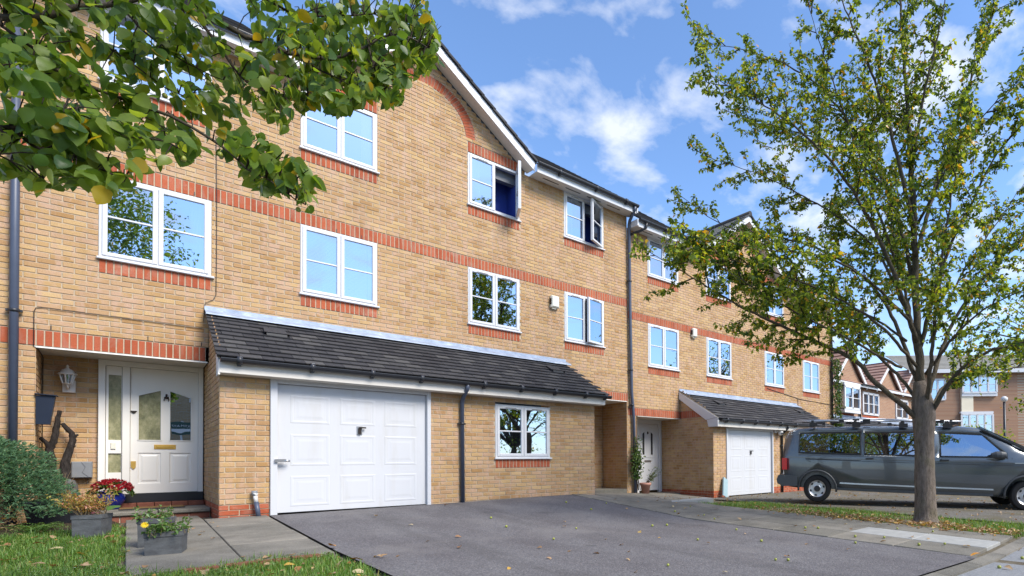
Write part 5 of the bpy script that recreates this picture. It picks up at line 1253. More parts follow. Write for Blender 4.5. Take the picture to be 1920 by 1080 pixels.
q = MB(); lf = MB(); q.tube([(20.6, -.13, -.3), (20.65, -.14, 2), (20.6, -.13, 4.6)], [.02, .015, .006], 5)
for i in range(900):
    z = U(1.6, 4.9); leaf(lf, Vector((20.62 + random.gauss(.08, .16) , -.14 + U(-.2, .05), z)), rv() + Vector((0, 0, -.6)), rv(), U(.08, .14), U(.05, .08), .15, .2)
q.build('stem', M['twig'], t); lf.build('foliage', M['ivy'], t, kind='stuff')
# ------------------------------------------------------------------ van
VG = Vector((11.25, -4.84, 0)); VE = Vector((.4801, -.8772, 0)); VN = Vector((-.8772, -.4801, 0))
def VP(s, w, z): p = VG + VE * s - VN * w; return Vector((p.x, p.y, z - .235 - .0315 * s))
VW = 1.78
VAN = thing('parked_van', 'dark grey passenger van with roof rack parked side-on behind the pavement tree', 'van', tuple(VP(2, .9, 0)))
ST = [(-.80, .60, 1.30), (-.76, .42, 1.50), (-.66, .33, 1.64), (-.45, .31, 1.705), (0, .30, 1.73), (1, .28, 1.755), (2.4, .27, 1.775), (3.0, .27, 1.775), (3.3, .27, 1.755), (3.6, .27, 1.675), (3.9, .27, 1.525), (4.2, .27, 1.345), (4.45, .27, 1.18), (4.6, .28, 1.10), (4.9, .30, 1.02), (5.1, .33, .93), (5.2, .42, .80)]
def vsec(s, b, zr):
    g = max(0.05, zr - 1.05); nr = 0.0
    if s < -.5: nr = (-.5 - s) * .35
    if s > 4.4: nr = (s - 4.4) * .28
    hb = min(1.05, zr - .10)
    half = [(.07 + nr, b), (.02 + nr, b + .10), (.0 + nr, .55 if b < .5 else b + .15), (.0 + nr, .45 + hb * .45), (.012 + nr, hb), (.045 + nr, hb + g * .35 if zr > 1.2 else hb + .03), (.095 + nr, hb + g * .72 if zr > 1.2 else hb + .055), (.15 + nr, zr - .055 if zr > 1.2 else hb + .075), (.24 + nr, zr - .012), (.45, zr + .012), (VW / 2, zr + .02)]
    return half + [(VW - w, z) for w, z in half[-2::-1]]
q = MB(); q.smooth = True; secs = [[VP(s, w, z) for w, z in vsec(s, b, zr)] for s, b, zr in ST]; n = len(secs[0])
q.add([p for sc in secs for p in sc], [(i * n + j, (i + 1) * n + j, (i + 1) * n + (j + 1) % n, i * n + (j + 1) % n) for i in range(len(secs) - 1) for j in range(n)] + [tuple(range(n))[::-1][::-1], tuple(range((len(secs) - 1) * n, len(secs) * n))[::-1]])
tmp = q.build('body', M['van'])
import bmesh
bm = bmesh.new(); bm.from_mesh(tmp.data); bmesh.ops.recalc_face_normals(bm, faces=bm.faces); bm.to_mesh(tmp.data); bm.free()
cutters = []
def cutter(mb, m='vantrim'): o = mb.build('cutter', M[m]); cutters.append(o); md = tmp.modifiers.new('c', 'BOOLEAN'); md.object = o; md.operation = 'DIFFERENCE'; md.solver = 'EXACT'
WR = .30
for sc_ in (-.03, 4.23):
    for (w0_, w1_) in ((-.1, .36), (VW - .36, VW + .1)):
        c = MB(); c.tube([VP(sc_, w0_, .30), VP(sc_, w1_, .30)], .415, 36); cutter(c)
WINS = [[(-.42, 1.14), (.92, 1.12), (.93, 1.60), (-.40, 1.565)], [(1.03, 1.12), (2.10, 1.12), (2.10, 1.61), (1.03, 1.605)], [(2.60, 1.11), (3.86, 1.12), (3.72, 1.28), (3.42, 1.575), (2.60, 1.61)]]
def sidew(s, z):
    for (a, b) in zip(ST, ST[1:]):
        if a[0] <= s <= b[0]: u = (s - a[0]) / (b[0] - a[0]); sec = [((1 - u) * p[0] + u * r[0], (1 - u) * p[1] + u * r[1]) for p, r in zip(vsec(*a), vsec(*b))][:11]; break
    for p, r in zip(sec, sec[1:]):
        if p[1] <= z <= r[1]: return p[0] + (r[0] - p[0]) * (z - p[1]) / max(1e-6, r[1] - p[1])
    return 0
for poly in WINS:
    c = MB(); c.add([VP(s, -.2, z) for s, z in poly] + [VP(s, VW + .2, z) for s, z in poly], [tuple(range(len(poly)))[::-1], tuple(range(len(poly), 2 * len(poly)))] + [(i, (i + 1) % len(poly), len(poly) + (i + 1) % len(poly), len(poly) + i) for i in range(len(poly))])
    b_ = bmesh.new(); o = c.build('cutter', M['vantrim']); b_.from_mesh(o.data); bmesh.ops.recalc_face_normals(b_, faces=b_.faces); b_.to_mesh(o.data); b_.free()
    cutters.append(o); md = tmp.modifiers.new('c', 'BOOLEAN'); md.object = o; md.solver = 'EXACT'
for o in cutters[:4]:
    b_ = bmesh.new(); b_.from_mesh(o.data); bmesh.ops.recalc_face_normals(b_, faces=b_.faces); b_.to_mesh(o.data); b_.free()
dg = bpy.context.evaluated_depsgraph_get(); me = bpy.data.meshes.new_from_object(tmp.evaluated_get(dg))
bpy.data.objects.remove(tmp)
for o in cutters: bpy.data.objects.remove(o)
body = obj('body', me, VAN)
for s_, k in ((0, 0), (1, 1)):
    for i, poly in enumerate(WINS):
        g = MB(); P = [VP(s, (sidew(s, z) - .004) if s_ == 0 else VW - sidew(s, z) + .004, z) for s, z in poly]
        ce = sum(P, Vector()) / len(P); P = [ce + (p - ce) * 1.015 for p in P]
        g.add(P, [tuple(range(len(P)))[:: -1 if s_ else 1]])
        g.build('side_window', M['carglass'] if i < 2 else M['glass_car2'] if 'glass_car2' in M else M['carglass'], VAN)
        f = MB(); 
        for a, b_ in zip(P, P[1:] + P[:1]): f.bar(a, b_, .02, .012, VN)
        f.build('window_seal', M['cable'], VAN)
for sc_ in (-.03, 4.23):
    for far in (0, 1):
        W0 = .02 if not far else VW - .02; dr = 1 if not far else -1
        w = thing if False else None
        q = MB(); prof = [(.19, .0), (.225, -.012), (.285, -.008), (.305, .02), (.31, .06), (.31, .15), (.29, .19), (.2, .2)]
        nseg = 40; c0 = VP(sc_, W0, .31)
        def PP(r, wv, a): return c0 + VE * (r * math.cos(a)) + Vector((0, 0, r * math.sin(a))) - VN * (wv * dr)
        q.smooth = True
        for (r0, w0_), (r1, w1_) in zip(prof, prof[1:]):
            for j in range(nseg):
                a0, a1 = 2 * math.pi * j / nseg, 2 * math.pi * (j + 1) / nseg; q.quad(PP(r0, w0_, a0), PP(r0, w0_, a1), PP(r1, w1_, a1), PP(r1, w1_, a0))
        wh = q.build('wheel', M['tyre'], VAN)
        q = MB(); q.smooth = True; pr = [(0, .012), (.05, .01), (.07, .02), (.085, .03), (.15, .03), (.165, .022), (.18, .012), (.195, .0), (.20, .012)]
        for (r0, w0_), (r1, w1_) in zip(pr, pr[1:]):
            for j in range(nseg):
                a0, a1 = 2 * math.pi * j / nseg, 2 * math.pi * (j + 1) / nseg; q.quad(PP(r0, w0_, a0), PP(r0, w0_, a1), PP(r1, w1_, a1), PP(r1, w1_, a0))
        q.build('rim', M['rim'], wh)
        q = MB()
        for k in range(6):
            a = k * math.pi / 3 + .3; P = [PP(.135, .016, a - .2), PP(.135, .016, a + .2), PP(.172, .012, a + .13), PP(.172, .012, a - .13)]; q.quad(*P)
        q.build('wheel_slot', M['cable'], wh)
        q = MB(); q.add([PP(.068, .006, 2 * math.pi * j / 20) for j in range(20)], [tuple(range(20))]); q.build('hub_cap', M['cable'], wh)
        q = MB()
        for k in range(5):
            a = k * 1.257; q.add([PP(.1, .02, a) + VN * .0 + (VE * math.cos(t_) + Vector((0, 0, math.sin(t_)))) * .009 + VN * .016 * dr for t_ in (0, 1.05, 2.1, 3.14, 4.19, 5.24)], [tuple(range(6))])
        q.build('wheel_nut', M['steel'], wh)
def vstrip(name, m, pts, w, h, out=.006, sub=12, par=None):
    q = MB()
    for (a, b) in zip(pts, pts[1:]):
        k = max(1, int(abs(b[0] - a[0]) / .25) + 1)
        for i in range(k):
            u0, u1 = i / k, (i + 1) / k; A = (a[0] + (b[0] - a[0]) * u0, a[1] + (b[1] - a[1]) * u0); Bv = (a[0] + (b[0] - a[0]) * u1, a[1] + (b[1] - a[1]) * u1)
            q.bar(VP(A[0], sidew(*A) - out * .2, A[1]), VP(Bv[0], sidew(*Bv) - out * .2, Bv[1]), w, out * 2, VN) if False else q.bar(VP(A[0], sidew(*A), A[1]), VP(Bv[0], sidew(*Bv), Bv[1]), h, out * 2, VN)
    return q.build(name, M[m], par or VAN)
vstrip('sill_strip', 'chrome', [(.47, .455), (.95, .445), (2.1, .43), (3.6, .42)], .01, .032, .008)
vstrip('body_crease', 'chrome' if False else 'van', [(-.70, 1.02), (.9, 1.0), (2.5, .99), (4.0, .98)], .01, .02, .006)
vstrip('slide_rail', 'cable', [(-.28, .985), (.93, .965)], .01, .022, .005)
vstrip('waist_line', 'cable', [(.95, .955), (2.5, .945), (3.98, .94)], .01, .009, .003)
for pts in ([(.95, .36), (.95, 1.66)], [(2.47, .36), (2.47, 1.68)], [(3.97, .55), (3.97, 1.10)], [(.95, .355), (2.47, .35)]): vstrip('door_seam', 'cable', pts, .01, .010, .0025)
vstrip('sill', 'vantrim', [(.42, .33), (1, .32), (3.6, .315)], .01, .07, .01)
q = MB(); q.smooth = True                                             # wheel-arch lips
for sc_ in (-.03, 4.23):
    pts = []
    for k in range(17):
        a = -.12 + (math.pi + .24) * k / 16; s, z = sc_ + .425 * math.cos(a), .30 + .425 * math.sin(a); pts.append(VP(s, sidew(min(max(s, -.79), 5.1), max(z, .36)) - .004, z))
    q.tube(pts, .024, 6)
q.build('wheel_arch', M['vantrim'], VAN)
q = MB(); b = [(-.93, .40), (-.95, .50), (-.90, .60), (-.70, .60), (-.47, .58), (-.47, .36), (-.80, .34)]
q.add([VP(s, -.012, z) for s, z in b] + [VP(s, VW + .012, z) for s, z in b], [tuple(range(7))[::-1], tuple(range(7, 14))] + [(i, (i + 1) % 7, 7 + (i + 1) % 7, 7 + i) for i in range(7)]); q.build('rear_bumper', M['vantrim'], VAN)
q = MB(); q.obox(VP(-.82, .006, .555), VE * .1, VN * .012, Vector((0, 0, .018))); q.build('bumper_reflector', M['tail'], VAN)
for w in (.045, VW - .045):
    q = MB(); q.obox(VP(-.765, w, .86), VE * .055, VN * .05, Vector((0, 0, .135))); q.build('tail_light', M['tail'], VAN)
q = MB(); q.obox(VP(2.66, -.02, 1.02), VE * .085, VN * .012, Vector((0, 0, .016))); q.obox(VP(2.59, -.008, 1.02), VE * .022, VN * .014, Vector((0, 0, .022))); q.build('door_handle', M['cable'], VAN)
q = MB(); q.obox(VP(1.12, -.014, 1.02), VE * .085, VN * .012, Vector((0, 0, .016))); q.build('door_handle', M['cable'], VAN)
q = MB(); q.obox(VP(.62, -.002, .86), VE * .09, VN * .003, Vector((0, 0, .09))); q.build('fuel_flap', M['van'], VAN)
q = MB(); c0 = VP(3.68, -.12, 1.15); q.smooth = True
for (r0, t0), (r1, t1) in (((.0, -.16), (.05, -.14)), ((.05, -.14), (.085, -.05)), ((.085, -.05), (.09, .04)), ((.09, .04), (.07, .13)), ((.07, .13), (0, .16))):
    for j in range(14):
        a0, a1 = j * math.pi / 7, (j + 1) * math.pi / 7
        f = lambda r, t, a: c0 + VE * t + Vector((0, 0, r * .95 * math.sin(a))) + VN * (r * .9 * math.cos(a))
        q.quad(f(r0, t0, a0), f(r0, t0, a1), f(r1, t1, a1), f(r1, t1, a0))
q.bar(VP(3.80, .02, 1.09), VP(3.74, -.10, 1.12), .08, .05); q.build('wing_mirror', M['vantrim'], VAN)
q = MB(); P = [VP(3.42, .2, 1.735), VP(3.42, VW - .2, 1.735), VP(4.38, VW - .14, 1.245), VP(4.38, .14, 1.245)]
q.add([p + Vector((0, 0, .03)) for p in P], [(0, 1, 2, 3)]); q.build('windscreen', M['carglass'], VAN)
q = MB(); q.bar(VP(3.40, .13, 1.70), VP(4.40, .08, 1.19), .05, .03); q.build('windscreen_pillar', M['cable'], VAN)
for (s, w) in ((2.85, .35), (2.85, 1.25), (1.7, .4), (1.7, 1.2), (.3, .4), (.3, 1.2)):
    q = MB(); q.obox(VP(s, w + .05, .95), VE * .08, VN * .22, Vector((0, 0, .35))); q.obox(VP(s + .02, w + .05, 1.38), VE * .05, VN * .13, Vector((0, 0, .10))); q.build('seat', M['seat'], VAN)
# roof rack and what is strapped to it
rk = MB()
for s in (-.1, .85, 1.85, 2.75): rk.bar(VP(s, .12, 1.80), VP(s, VW - .12, 1.80), .05, .03); 
r = rk.build('roof_rack', M['rack'], VAN)
for s in (-.1, .85, 1.85, 2.75):
    for w in (.13, VW - .13):
        q = MB(); q.bbox(0, 0, 0, 0, 0, 0) if False else q.obox(VP(s, w, 1.775), VE * .09, VN * .035, Vector((0, 0, .045))); q.obox(VP(s - .02, w, 1.845), VE * .03, VN * .03, Vector((0, 0, .035))); q.build('rack_foot', M['cable'], r)
for (w, z, s0, s1) in ((.22, 1.86, -.55, .95), (.36, 1.90, -.6, 1.3), (.5, 1.88, -.3, 1.9), (.75, 1.92, .2, 2.95), (1.05, 1.93, .4, 3.1), (.3, 1.88, 1.8, 3.05), (1.35, 1.95, -.4, 2.6), (.28, 1.93, .3, 1.5), (.2, 1.87, 1.2, 2.4)):
    q = MB(); q.tube([VP(s0, w, z - .015), VP((s0 + s1) / 2, w + U(-.05, .05), z + U(0, .04)), VP(s1, w + U(-.1, .1), z)], .017, 7); q.build('rack_rail', M['rack'], r)
for k in range(26):
    s = U(-.4, 3.05); q = MB(); q.obox(VP(s, U(.15, 1.2), 1.87), VE * U(.03, .09), VN * .04, Vector((0, 0, U(.02, .05)))); q.build('rack_clamp', M['cable'], r)
# letters of the badge on the wing are only glints in the photograph
q = MB(); q.obox(VP(4.1, -.004, .99), VE * .09, VN * .004, Vector((0, 0, .012))); q.build('wing_badge', M['chrome'], VAN)

# ------------------------------------------------------------------ trees
def poly(pts): return [at(*p) for p in pts]
def resample(P, step):
    out = [P[0]]; 
    for a, b in zip(P, P[1:]):
        n = max(1, int((b - a).length / step))
        for i in range(1, n + 1): out.append(a.lerp(b, i / n))
    return out
def smooth_path(P, step):                      # Catmull-Rom through the traced points
    out = []; Q = [P[0] * 2 - P[1]] + P + [P[-1] * 2 - P[-2]]
    for i in range(1, len(Q) - 2):
        n = max(2, int((Q[i + 1] - Q[i]).length / step))
        for k in range(n):
            t = k / n; a, b, c, d = Q[i - 1], Q[i], Q[i + 1], Q[i + 2]
            out.append(.5 * ((2 * b) + (c - a) * t + (2 * a - 5 * b + 4 * c - d) * t * t + (3 * b - a - 3 * c + d) * t ** 3))
    out.append(P[-1]); return out
def split_leaves(root, cands, meshes, mname, nmax=300, near=False):
    """cands: (p, d, n, l, w). The leaves that show largest become parts; the rest one foliage mesh"""
    sc = []
    for c in cands:
        x, y, z = proj(c[0]); sc.append((c[3] / z if (0 < x < 1920 and 0 < y < 1080 and z > 0) else 0, c))
    sc.sort(key=lambda t: -t[0]); q = MB()
    for i, (s, (p, d, n, l, w)) in enumerate(sc):
        if i < nmax and s > 0:
            o = obj('leaf', meshes[i % len(meshes)], root); o.matrix_parent_inverse = Matrix.Translation(-root.location)
            m = orient(d, n).to_4x4(); o.matrix_basis = Matrix.Translation(p) @ m @ Matrix.Diagonal((l * (w / l) / .72, l, l, 1))
        elif near and s > 0: leafbig(q, p, d, n, l, w, U(.02, .3), U(0, .3))
        else: leaf(q, p, d, n, l, w, U(.05, .3), U(0, .3))
    q.build('foliage', M[mname], root, kind='stuff')
# --- pavement tree in front of the van
TB = Vector((9.50, -7.88, gz(9.5, -7.88)))
TREE = thing('street_tree', 'slender young tree with airy yellow-green crown growing in the grass strip before the van', 'tree', tuple(TB))
D0 = (TB - CP).dot(CF)
tr = MB(); top = at(1732, 775, D0)
tp = [TB + Vector((0, 0, -.06)), TB + Vector((0, 0, .03)), TB + Vector((0, 0, .15)), TB.lerp(top, .35), TB.lerp(top, .6), TB.lerp(top, .85), top, at(1728, 745, D0), at(1724, 715, D0)]
tr.tube(smooth_path(tp, .08), 1.0, 18)
k = len(smooth_path(tp, .08))
for i in range(k):
    u = i / (k - 1); r = .172 - .03 * u + .13 * math.exp(-u * 18) + (.035 * math.exp(-((u - .80) / .12) ** 2)) - (.05 * max(0, u - .88) / .12)
    c = smooth_path(tp, .08)[i]
    for j in range(18):
        v = Vector(tr.v[i * 18 + j]) - c; rr = r * (1 + .05 * noise.noise((j * .8, u * 9, 2)) + .10 * math.exp(-u * 14) * math.sin(j * 1.75)); tr.v[i * 18 + j] = tuple(c + v * rr)
tr.build('trunk', M['bark'], TREE)
LIMBS = [([(1735, 790, 0), (1722, 650, .0), (1716, 500, .1), (1711, 350, .0), (1700, 180, .1), (1688, 0, .2), (1680, -170, .2)], .10),
 ([(1728, 790, 0), (1675, 745, -.1), (1635, 712, -.2), (1610, 680, -.3), (1560, 655, -.4), (1480, 618, -.6), (1390, 575, -.8), (1300, 522, -.9), (1228, 478, -1.0)], .062),
 ([(1724, 730, 0), (1692, 640, .3), (1655, 560, .5), (1600, 505, .6), (1530, 465, .7), (1440, 440, .8), (1360, 425, .8), (1282, 372, .9)], .05),
 ([(1718, 640, 0), (1682, 530, -.3), (1640, 430, -.5), (1580, 330, -.7), (1500, 245, -.8), (1420, 190, -.9), (1335, 145, -.9)], .055),
 ([(1716, 560, 0), (1690, 430, .4), (1640, 310, .7), (1570, 200, .8), (1490, 130, .9), (1400, 95, 1.0), (1325, 80, 1.0)], .05),
 ([(1713, 430, 0), (1682, 290, -.2), (1640, 150, -.4), (1590, 30, -.5), (1550, -80, -.5)], .05),
 ([(1740, 785, 0), (1790, 705, -.4), (1845, 662, -.7), (1925, 640, -1.0), (2010, 600, -1.2)], .055),
 ([(1737, 745, 0), (1780, 620, .2), (1830, 540, .3), (1890, 470, .4), (1980, 400, .5)], .055),
 ([(1726, 650, 0), (1770, 490, -.4), (1822, 380, -.6), (1875, 280, -.8), (1960, 190, -.9)], .052),
 ([(1717, 480, 0), (1760, 330, .3), (1802, 200, .5), (1845, 80, .6), (1890, -60, .7)], .05),
 ([(1710, 310, 0), (1732, 180, -.3), (1762, 50, -.5), (1785, -80, -.6)], .04),
 ([(1731, 770, 0), (1690, 710, .4), (1640, 660, .8), (1590, 600, 1.0), (1530, 560, 1.2), (1450, 545, 1.3), (1390, 530, 1.4)], .042),
 ([(1735, 770, 0), (1752, 620, -.8), (1768, 470, -1.4), (1790, 330, -1.7), (1805, 200, -1.9)], .05),
 ([(1732, 740, 0), (1700, 560, .8), (1672, 420, 1.4), (1650, 290, 1.8), (1620, 150, 2.0)], .05),
 ([(1738, 775, 0), (1775, 720, .6), (1830, 700, 1.0), (1900, 690, 1.3), (1990, 670, 1.5)], .035),
 ([(1700, 585, -.2), (1650, 480, .2), (1590, 420, .5), (1510, 370, .7), (1430, 330, .8), (1345, 300, .9), (1312, 285, .9)], .034),
 ([(1705, 600, -.4), (1620, 520, -.8), (1540, 480, -1.0), (1450, 470, -1.2), (1370, 455, -1.3), (1310, 440, -1.3)], .032),
 ([(1690, 690, -.2), (1600, 640, -.7), (1500, 590, -1.0), (1420, 545, -1.2), (1350, 500, -1.3), (1290, 490, -1.3)], .03),
 ([(1660, 350, .5), (1600, 300, .8), (1530, 260, 1.0), (1450, 235, 1.2), (1380, 215, 1.3)], .03),
 ([(1690, 520, .1), (1640, 380, -.1), (1600, 260, -.2), (1560, 150, -.3), (1530, 60, -.3), (1510, -20, -.3)], .036),
 ([(1735, 700, -.2), (1800, 620, -.9), (1860, 570, -1.3), (1930, 540, -1.6), (1990, 520, -1.8)], .036),
 ([(1720, 420, .1), (1790, 290, -.6), (1850, 210, -1.0), (1920, 130, -1.2)], .034),
 ([(1745, 640, .3), (1800, 520, .9), (1860, 430, 1.2), (1930, 330, 1.5)], .034),
 ([(1700, 640, .2), (1620, 590, .9), (1540, 600, 1.4), (1470, 590, 1.7), (1400, 600, 1.9)], .03),
 ([(1722, 690, 0), (1650, 610, -.6), (1570, 560, -1.0), (1480, 520, -1.2), (1400, 495, -1.3), (1330, 470, -1.3)], .036)]
cands = []; tw = MB(); lb = None
rt = random.Random(5)
def ru(a, b): return rt.uniform(a, b)
def twig(p, d, L0, lv, dens):
    pts = [p]; dd = d.normalized()
    for k in range(4):
        dd = (dd + Vector((ru(-.35, .35), ru(-.35, .35), ru(-.25, .3)))).normalized(); pts.append(pts[-1] + dd * (L0 / 4))
    tw.tube(pts, [.0075 * (L0 / .5 + .3), .006 * (L0 / .5 + .3), .005, .0035, .002], 4, False)
    if lv > 0:
        for k in range(1, 5):
            if rt.random() < .85:
                s = dd.cross(Vector((ru(-1, 1), ru(-1, 1), ru(-1, 1))))
                if s.length > .05: twig(pts[k], (dd * .5 + s.normalized() * .9 + Vector((0, 0, .12))), L0 * ru(.35, .6), lv - 1, dens)
    nl = int(L0 * 62 * dens)
    for k in range(nl):
        u = ru(.15, 1) * 4; i = min(3, int(u)); b = pts[i].lerp(pts[i + 1], u - i)
        d2 = Vector((ru(-1, 1), ru(-1, 1), ru(-1.1, .35))); l = ru(.048, .09)
        cands.append((b + d2 * .015, d2, Vector((ru(-1, 1), ru(-1, 1), ru(-.2, 1))), l, l * ru(.5, .72)))
for pts, r0 in LIMBS:
    P = smooth_path([at(x, y, D0 + d) for x, y, d in pts], .12); m = len(P)
    P = [p + Vector((ru(-.012, .012), ru(-.012, .012), ru(-.012, .012))) for p in P]
    q = MB(); q.tube(P, [max(.005, .8 * r0 * (1 - .93 * i / (m - 1))) for i in range(m)], 8); q.build('limb', M['limb'], TREE)
    Ltot = sum((b - a).length for a, b in zip(P, P[1:])); run = 0; nxt = Ltot * .26
    for i in range(1, m):
        run += (P[i] - P[i - 1]).length
        if run > nxt:
            nxt = run + ru(.085, .16); d = (P[i] - P[i - 1]).normalized(); s = d.cross(Vector((ru(-1, 1), ru(-1, 1), ru(-1, 1))))
            if s.length < .1: continue
            u = run / Ltot
            twig(P[i], d * .75 + s.normalized() * .8 + Vector((0, 0, .18)), ru(.40, 1.0) * (1.2 - .6 * u), 1, 1.15)
    twig(P[-1], P[-1] - P[-3], .3, 1, 1.0)
tw.build('twig', M['twig'], TREE, kind='stuff')
TL = [bigleaf_mesh('leaf', M['treeleaf'], 1, .72, s) for s in (2, 7, 13)]
split_leaves(TREE, cands, TL, 'treeleaf', 300)
print('tree leaves', len(cands))
# --- overhanging tree at the upper left (trunk stands outside the frame)
FT = Vector((-2.3, -11.9, gz(-2, -11.9)))
FTREE = thing('street_tree', 'pear-like tree whose leafy branches hang into the upper left corner from outside the picture', 'tree', tuple(FT))
hub = FT + Vector((.1, .1, 3.0))
q = MB(); q.tube(smooth_path([FT + Vector((0, 0, -.1)), FT + Vector((.02, 0, .4)), FT + Vector((.05, .03, 1.6)), hub, hub + Vector((.1, -.2, 1.6)), hub + Vector((0, -.3, 3.2))], .2), 1.0, 14)
kk = len(q.v) // 14
P_ = smooth_path([FT + Vector((0, 0, -.1)), FT + Vector((.02, 0, .4)), FT + Vector((.05, .03, 1.6)), hub, hub + Vector((.1, -.2, 1.6)), hub + Vector((0, -.3, 3.2))], .2)
for i in range(kk):
    for j in range(14): q.v[i * 14 + j] = tuple(P_[i] + (Vector(q.v[i * 14 + j]) - P_[i]) * (.16 * (1 - .8 * i / kk)))
q.build('trunk', M['bark'], FTREE)
BR = [([(-40, 30, 2.0), (60, 34, 2.05), (150, 14, 2.1), (240, 3, 2.15), (330, -22, 2.2), (450, -70, 2.3)], .0135),
 ([(-60, 45, 1.8), (0, 80, 1.9), (60, 108, 1.95), (120, 138, 2.0), (180, 167, 2.05), (250, 195, 2.1), (320, 220, 2.15), (400, 262, 2.2), (430, 285, 2.22), (460, 315, 2.24), (500, 335, 2.26), (540, 362, 2.28), (572, 385, 2.3)], .010),
 ([(250, -60, 2.2), (310, -15, 2.25), (350, 18, 2.3), (420, 45, 2.35), (460, 68, 2.4), (500, 80, 2.45), (540, 98, 2.5), (580, 106, 2.55), (620, 110, 2.6), (660, 98, 2.65), (690, 85, 2.7), (730, 64, 2.75), (770, 72, 2.8), (802, 90, 2.85)], .014),
 ([(372, 35, 2.3), (400, 75, 2.3), (420, 100, 2.32), (438, 127, 2.34), (462, 152, 2.36), (500, 172, 2.4), (532, 187, 2.42)], .007),
 ([(-50, 232, 1.7), (20, 242, 1.75), (120, 240, 1.8), (170, 245, 1.85), (230, 255, 1.9), (312, 264, 1.95), (345, 285, 1.97)], .008),
 ([(25, 243, 1.75), (60, 272, 1.78), (100, 290, 1.8), (140, 302, 1.82), (200, 322, 1.85), (235, 338, 1.87)], .006),
 ([(-30, 200, 1.7), (18, 268, 1.72), (42, 305, 1.74), (80, 335, 1.75)], .005),
 ([(-40, 15, 1.9), (40, 75, 1.95), (90, 112, 2.0), (140, 152, 2.05), (200, 185, 2.1), (260, 215, 2.1)], .006),
 ([(60, -40, 2.1), (130, 45, 2.15), (180, 75, 2.2), (250, 120, 2.25), (310, 165, 2.3), (355, 185, 2.3)], .006),
 ([(180, -40, 2.3), (260, 50, 2.3), (310, 90, 2.35), (350, 118, 2.4), (420, 152, 2.4)], .006),
 ([(560, 104, 2.52), (600, 132, 2.5), (640, 150, 2.5), (668, 172, 2.5)], .005),
 ([(690, 86, 2.7), (700, 125, 2.66), (712, 150, 2.64), (720, 168, 2.62)], .005),
 ([(640, 150, 2.5), (612, 180, 2.48), (590, 190, 2.46), (560, 186, 2.46)], .004),
 ([(450, -40, 2.6), (540, 20, 2.7), (620, 30, 2.8), (700, 28, 2.9), (760, 45, 2.9)], .007),
 ([(-50, 120, 1.6), (20, 150, 1.65), (90, 190, 1.7), (150, 215, 1.75)], .006),
 ([(-50, 300, 1.6), (0, 290, 1.65), (40, 320, 1.7)], .004)]
# foliage outline in the photograph: leaves are kept where the crown shows
PGN = [(-80, -80), (860, -80), (800, 20), (830, 60), (812, 100), (835, 120), (775, 150), (738, 205), (690, 190), (640, 225), (600, 205), (560, 215), (530, 255), (490, 215), (470, 230), (520, 290), (560, 300), (606, 350), (592, 398), (530, 380), (470, 352), (440, 322), (380, 290), (355, 310), (315, 308), (262, 325), (255, 350), (212, 362), (185, 372), (150, 350), (95, 352), (60, 362), (30, 330), (-80, 360)]
def inside(x, y):
    c = False; j = len(PGN) - 1
    for i in range(len(PGN)):
        (xi, yi), (xj, yj) = PGN[i], PGN[j]
        if (yi > y) != (yj > y) and x < (xj - xi) * (y - yi) / (yj - yi) + xi: c = not c
        j = i
    return c
rt.seed(11); cands = []; tw = MB(); nodes = []
ends = []
for bi, (pts, r0) in enumerate(BR):
    P = smooth_path([at(*p) for p in pts], .05); m = len(P)
    P = [p + Vector((ru(-.004, .004), ru(-.004, .004), ru(-.004, .004))) for p in P]
    if bi in (0, 1, 2, 4, 7, 8, 9, 13, 14, 15, 6): P = smooth_path([hub, hub.lerp(P[0], .5) + Vector((0, 0, .25)), P[0]], .2)[:-1] + P; ex = len(P) - m
    else: ex = 0
    q = MB(); q.tube(P, [r0 * 1.5 if i < ex else max(.0022, r0 * (1 - .8 * (i - ex) / m)) for i in range(len(P))], 7); q.build('limb', M['limb'] if r0 > .009 else M['twig'], FTREE)
    nodes += [(p, (P[min(i + 1, len(P) - 1)] - P[i - 1]).normalized()) for i, p in enumerate(P) if i > ex]
def spray(b, d, n, up=0):
    for k in range(n):
        d2 = Vector((ru(-.75, .75), ru(-.75, .75), ru(-1.25, .1) + up)); l = ru(.042, .073)
        cands.append((b + Vector((ru(-.02, .02), ru(-.02, .02), ru(-.02, .01))) + CF * ru(-.01, .10), d2, Vector((ru(-1, 1), ru(-1, .4), ru(-.1, .8))), l, l * ru(.6, .8)))
for (p, d) in nodes:
    if rt.random() < .8:
        x, y, z = proj(p)
        L0 = ru(.04, .16); s = (d * .6 + Vector((ru(-1, 1), ru(-1, 1), ru(-.8, .7)))).normalized(); e = p + s * L0; x, y, z = proj(e)
        if not inside(x, y + 15): continue
        tw.tube([p, p.lerp(e, .5) + Vector((0, 0, .008)), e], [.0028, .0022, .0014], 4, False); spray(e, s, rt.randint(5, 7))
k = 0
while k < 600:                                           # fill the crown between the traced branches
    x, y = ru(-60, 830), ru(-70, 370)
    if k > 360: x, y = ru(540, 838), ru(15, 215)
    if k > 555: x, y = ru(400, 606), ru(255, 395)
    if not inside(x, y) or (k <= 360 and y > 235 and x > 250 and rt.random() < .7): continue
    bx_ = min(nodes, key=lambda nd: (proj(nd[0])[0] - x) ** 2 + (proj(nd[0])[1] - y) ** 2)
    e = at(x, y - 12, proj(bx_[0])[2] + ru(-.15, .25)); 
    if (e - bx_[0]).length > .38: k += (k < 360); continue
    tw.tube([bx_[0], bx_[0].lerp(e, .5) + Vector((0, 0, .02)), e], [.003, .0022, .0014], 4, False); spray(e, e - bx_[0], rt.randint(4, 6)); k += 1
cands = [c for c in cands if (lambda t: inside(t[0], t[1]))(proj(c[0] + c[1].normalized() * c[3] * .6))]
NL = [bigleaf_mesh('leaf', M['leaf'], 1, .72, s) for s in (4, 9, 17, 21)]
print('near leaves', len(cands))
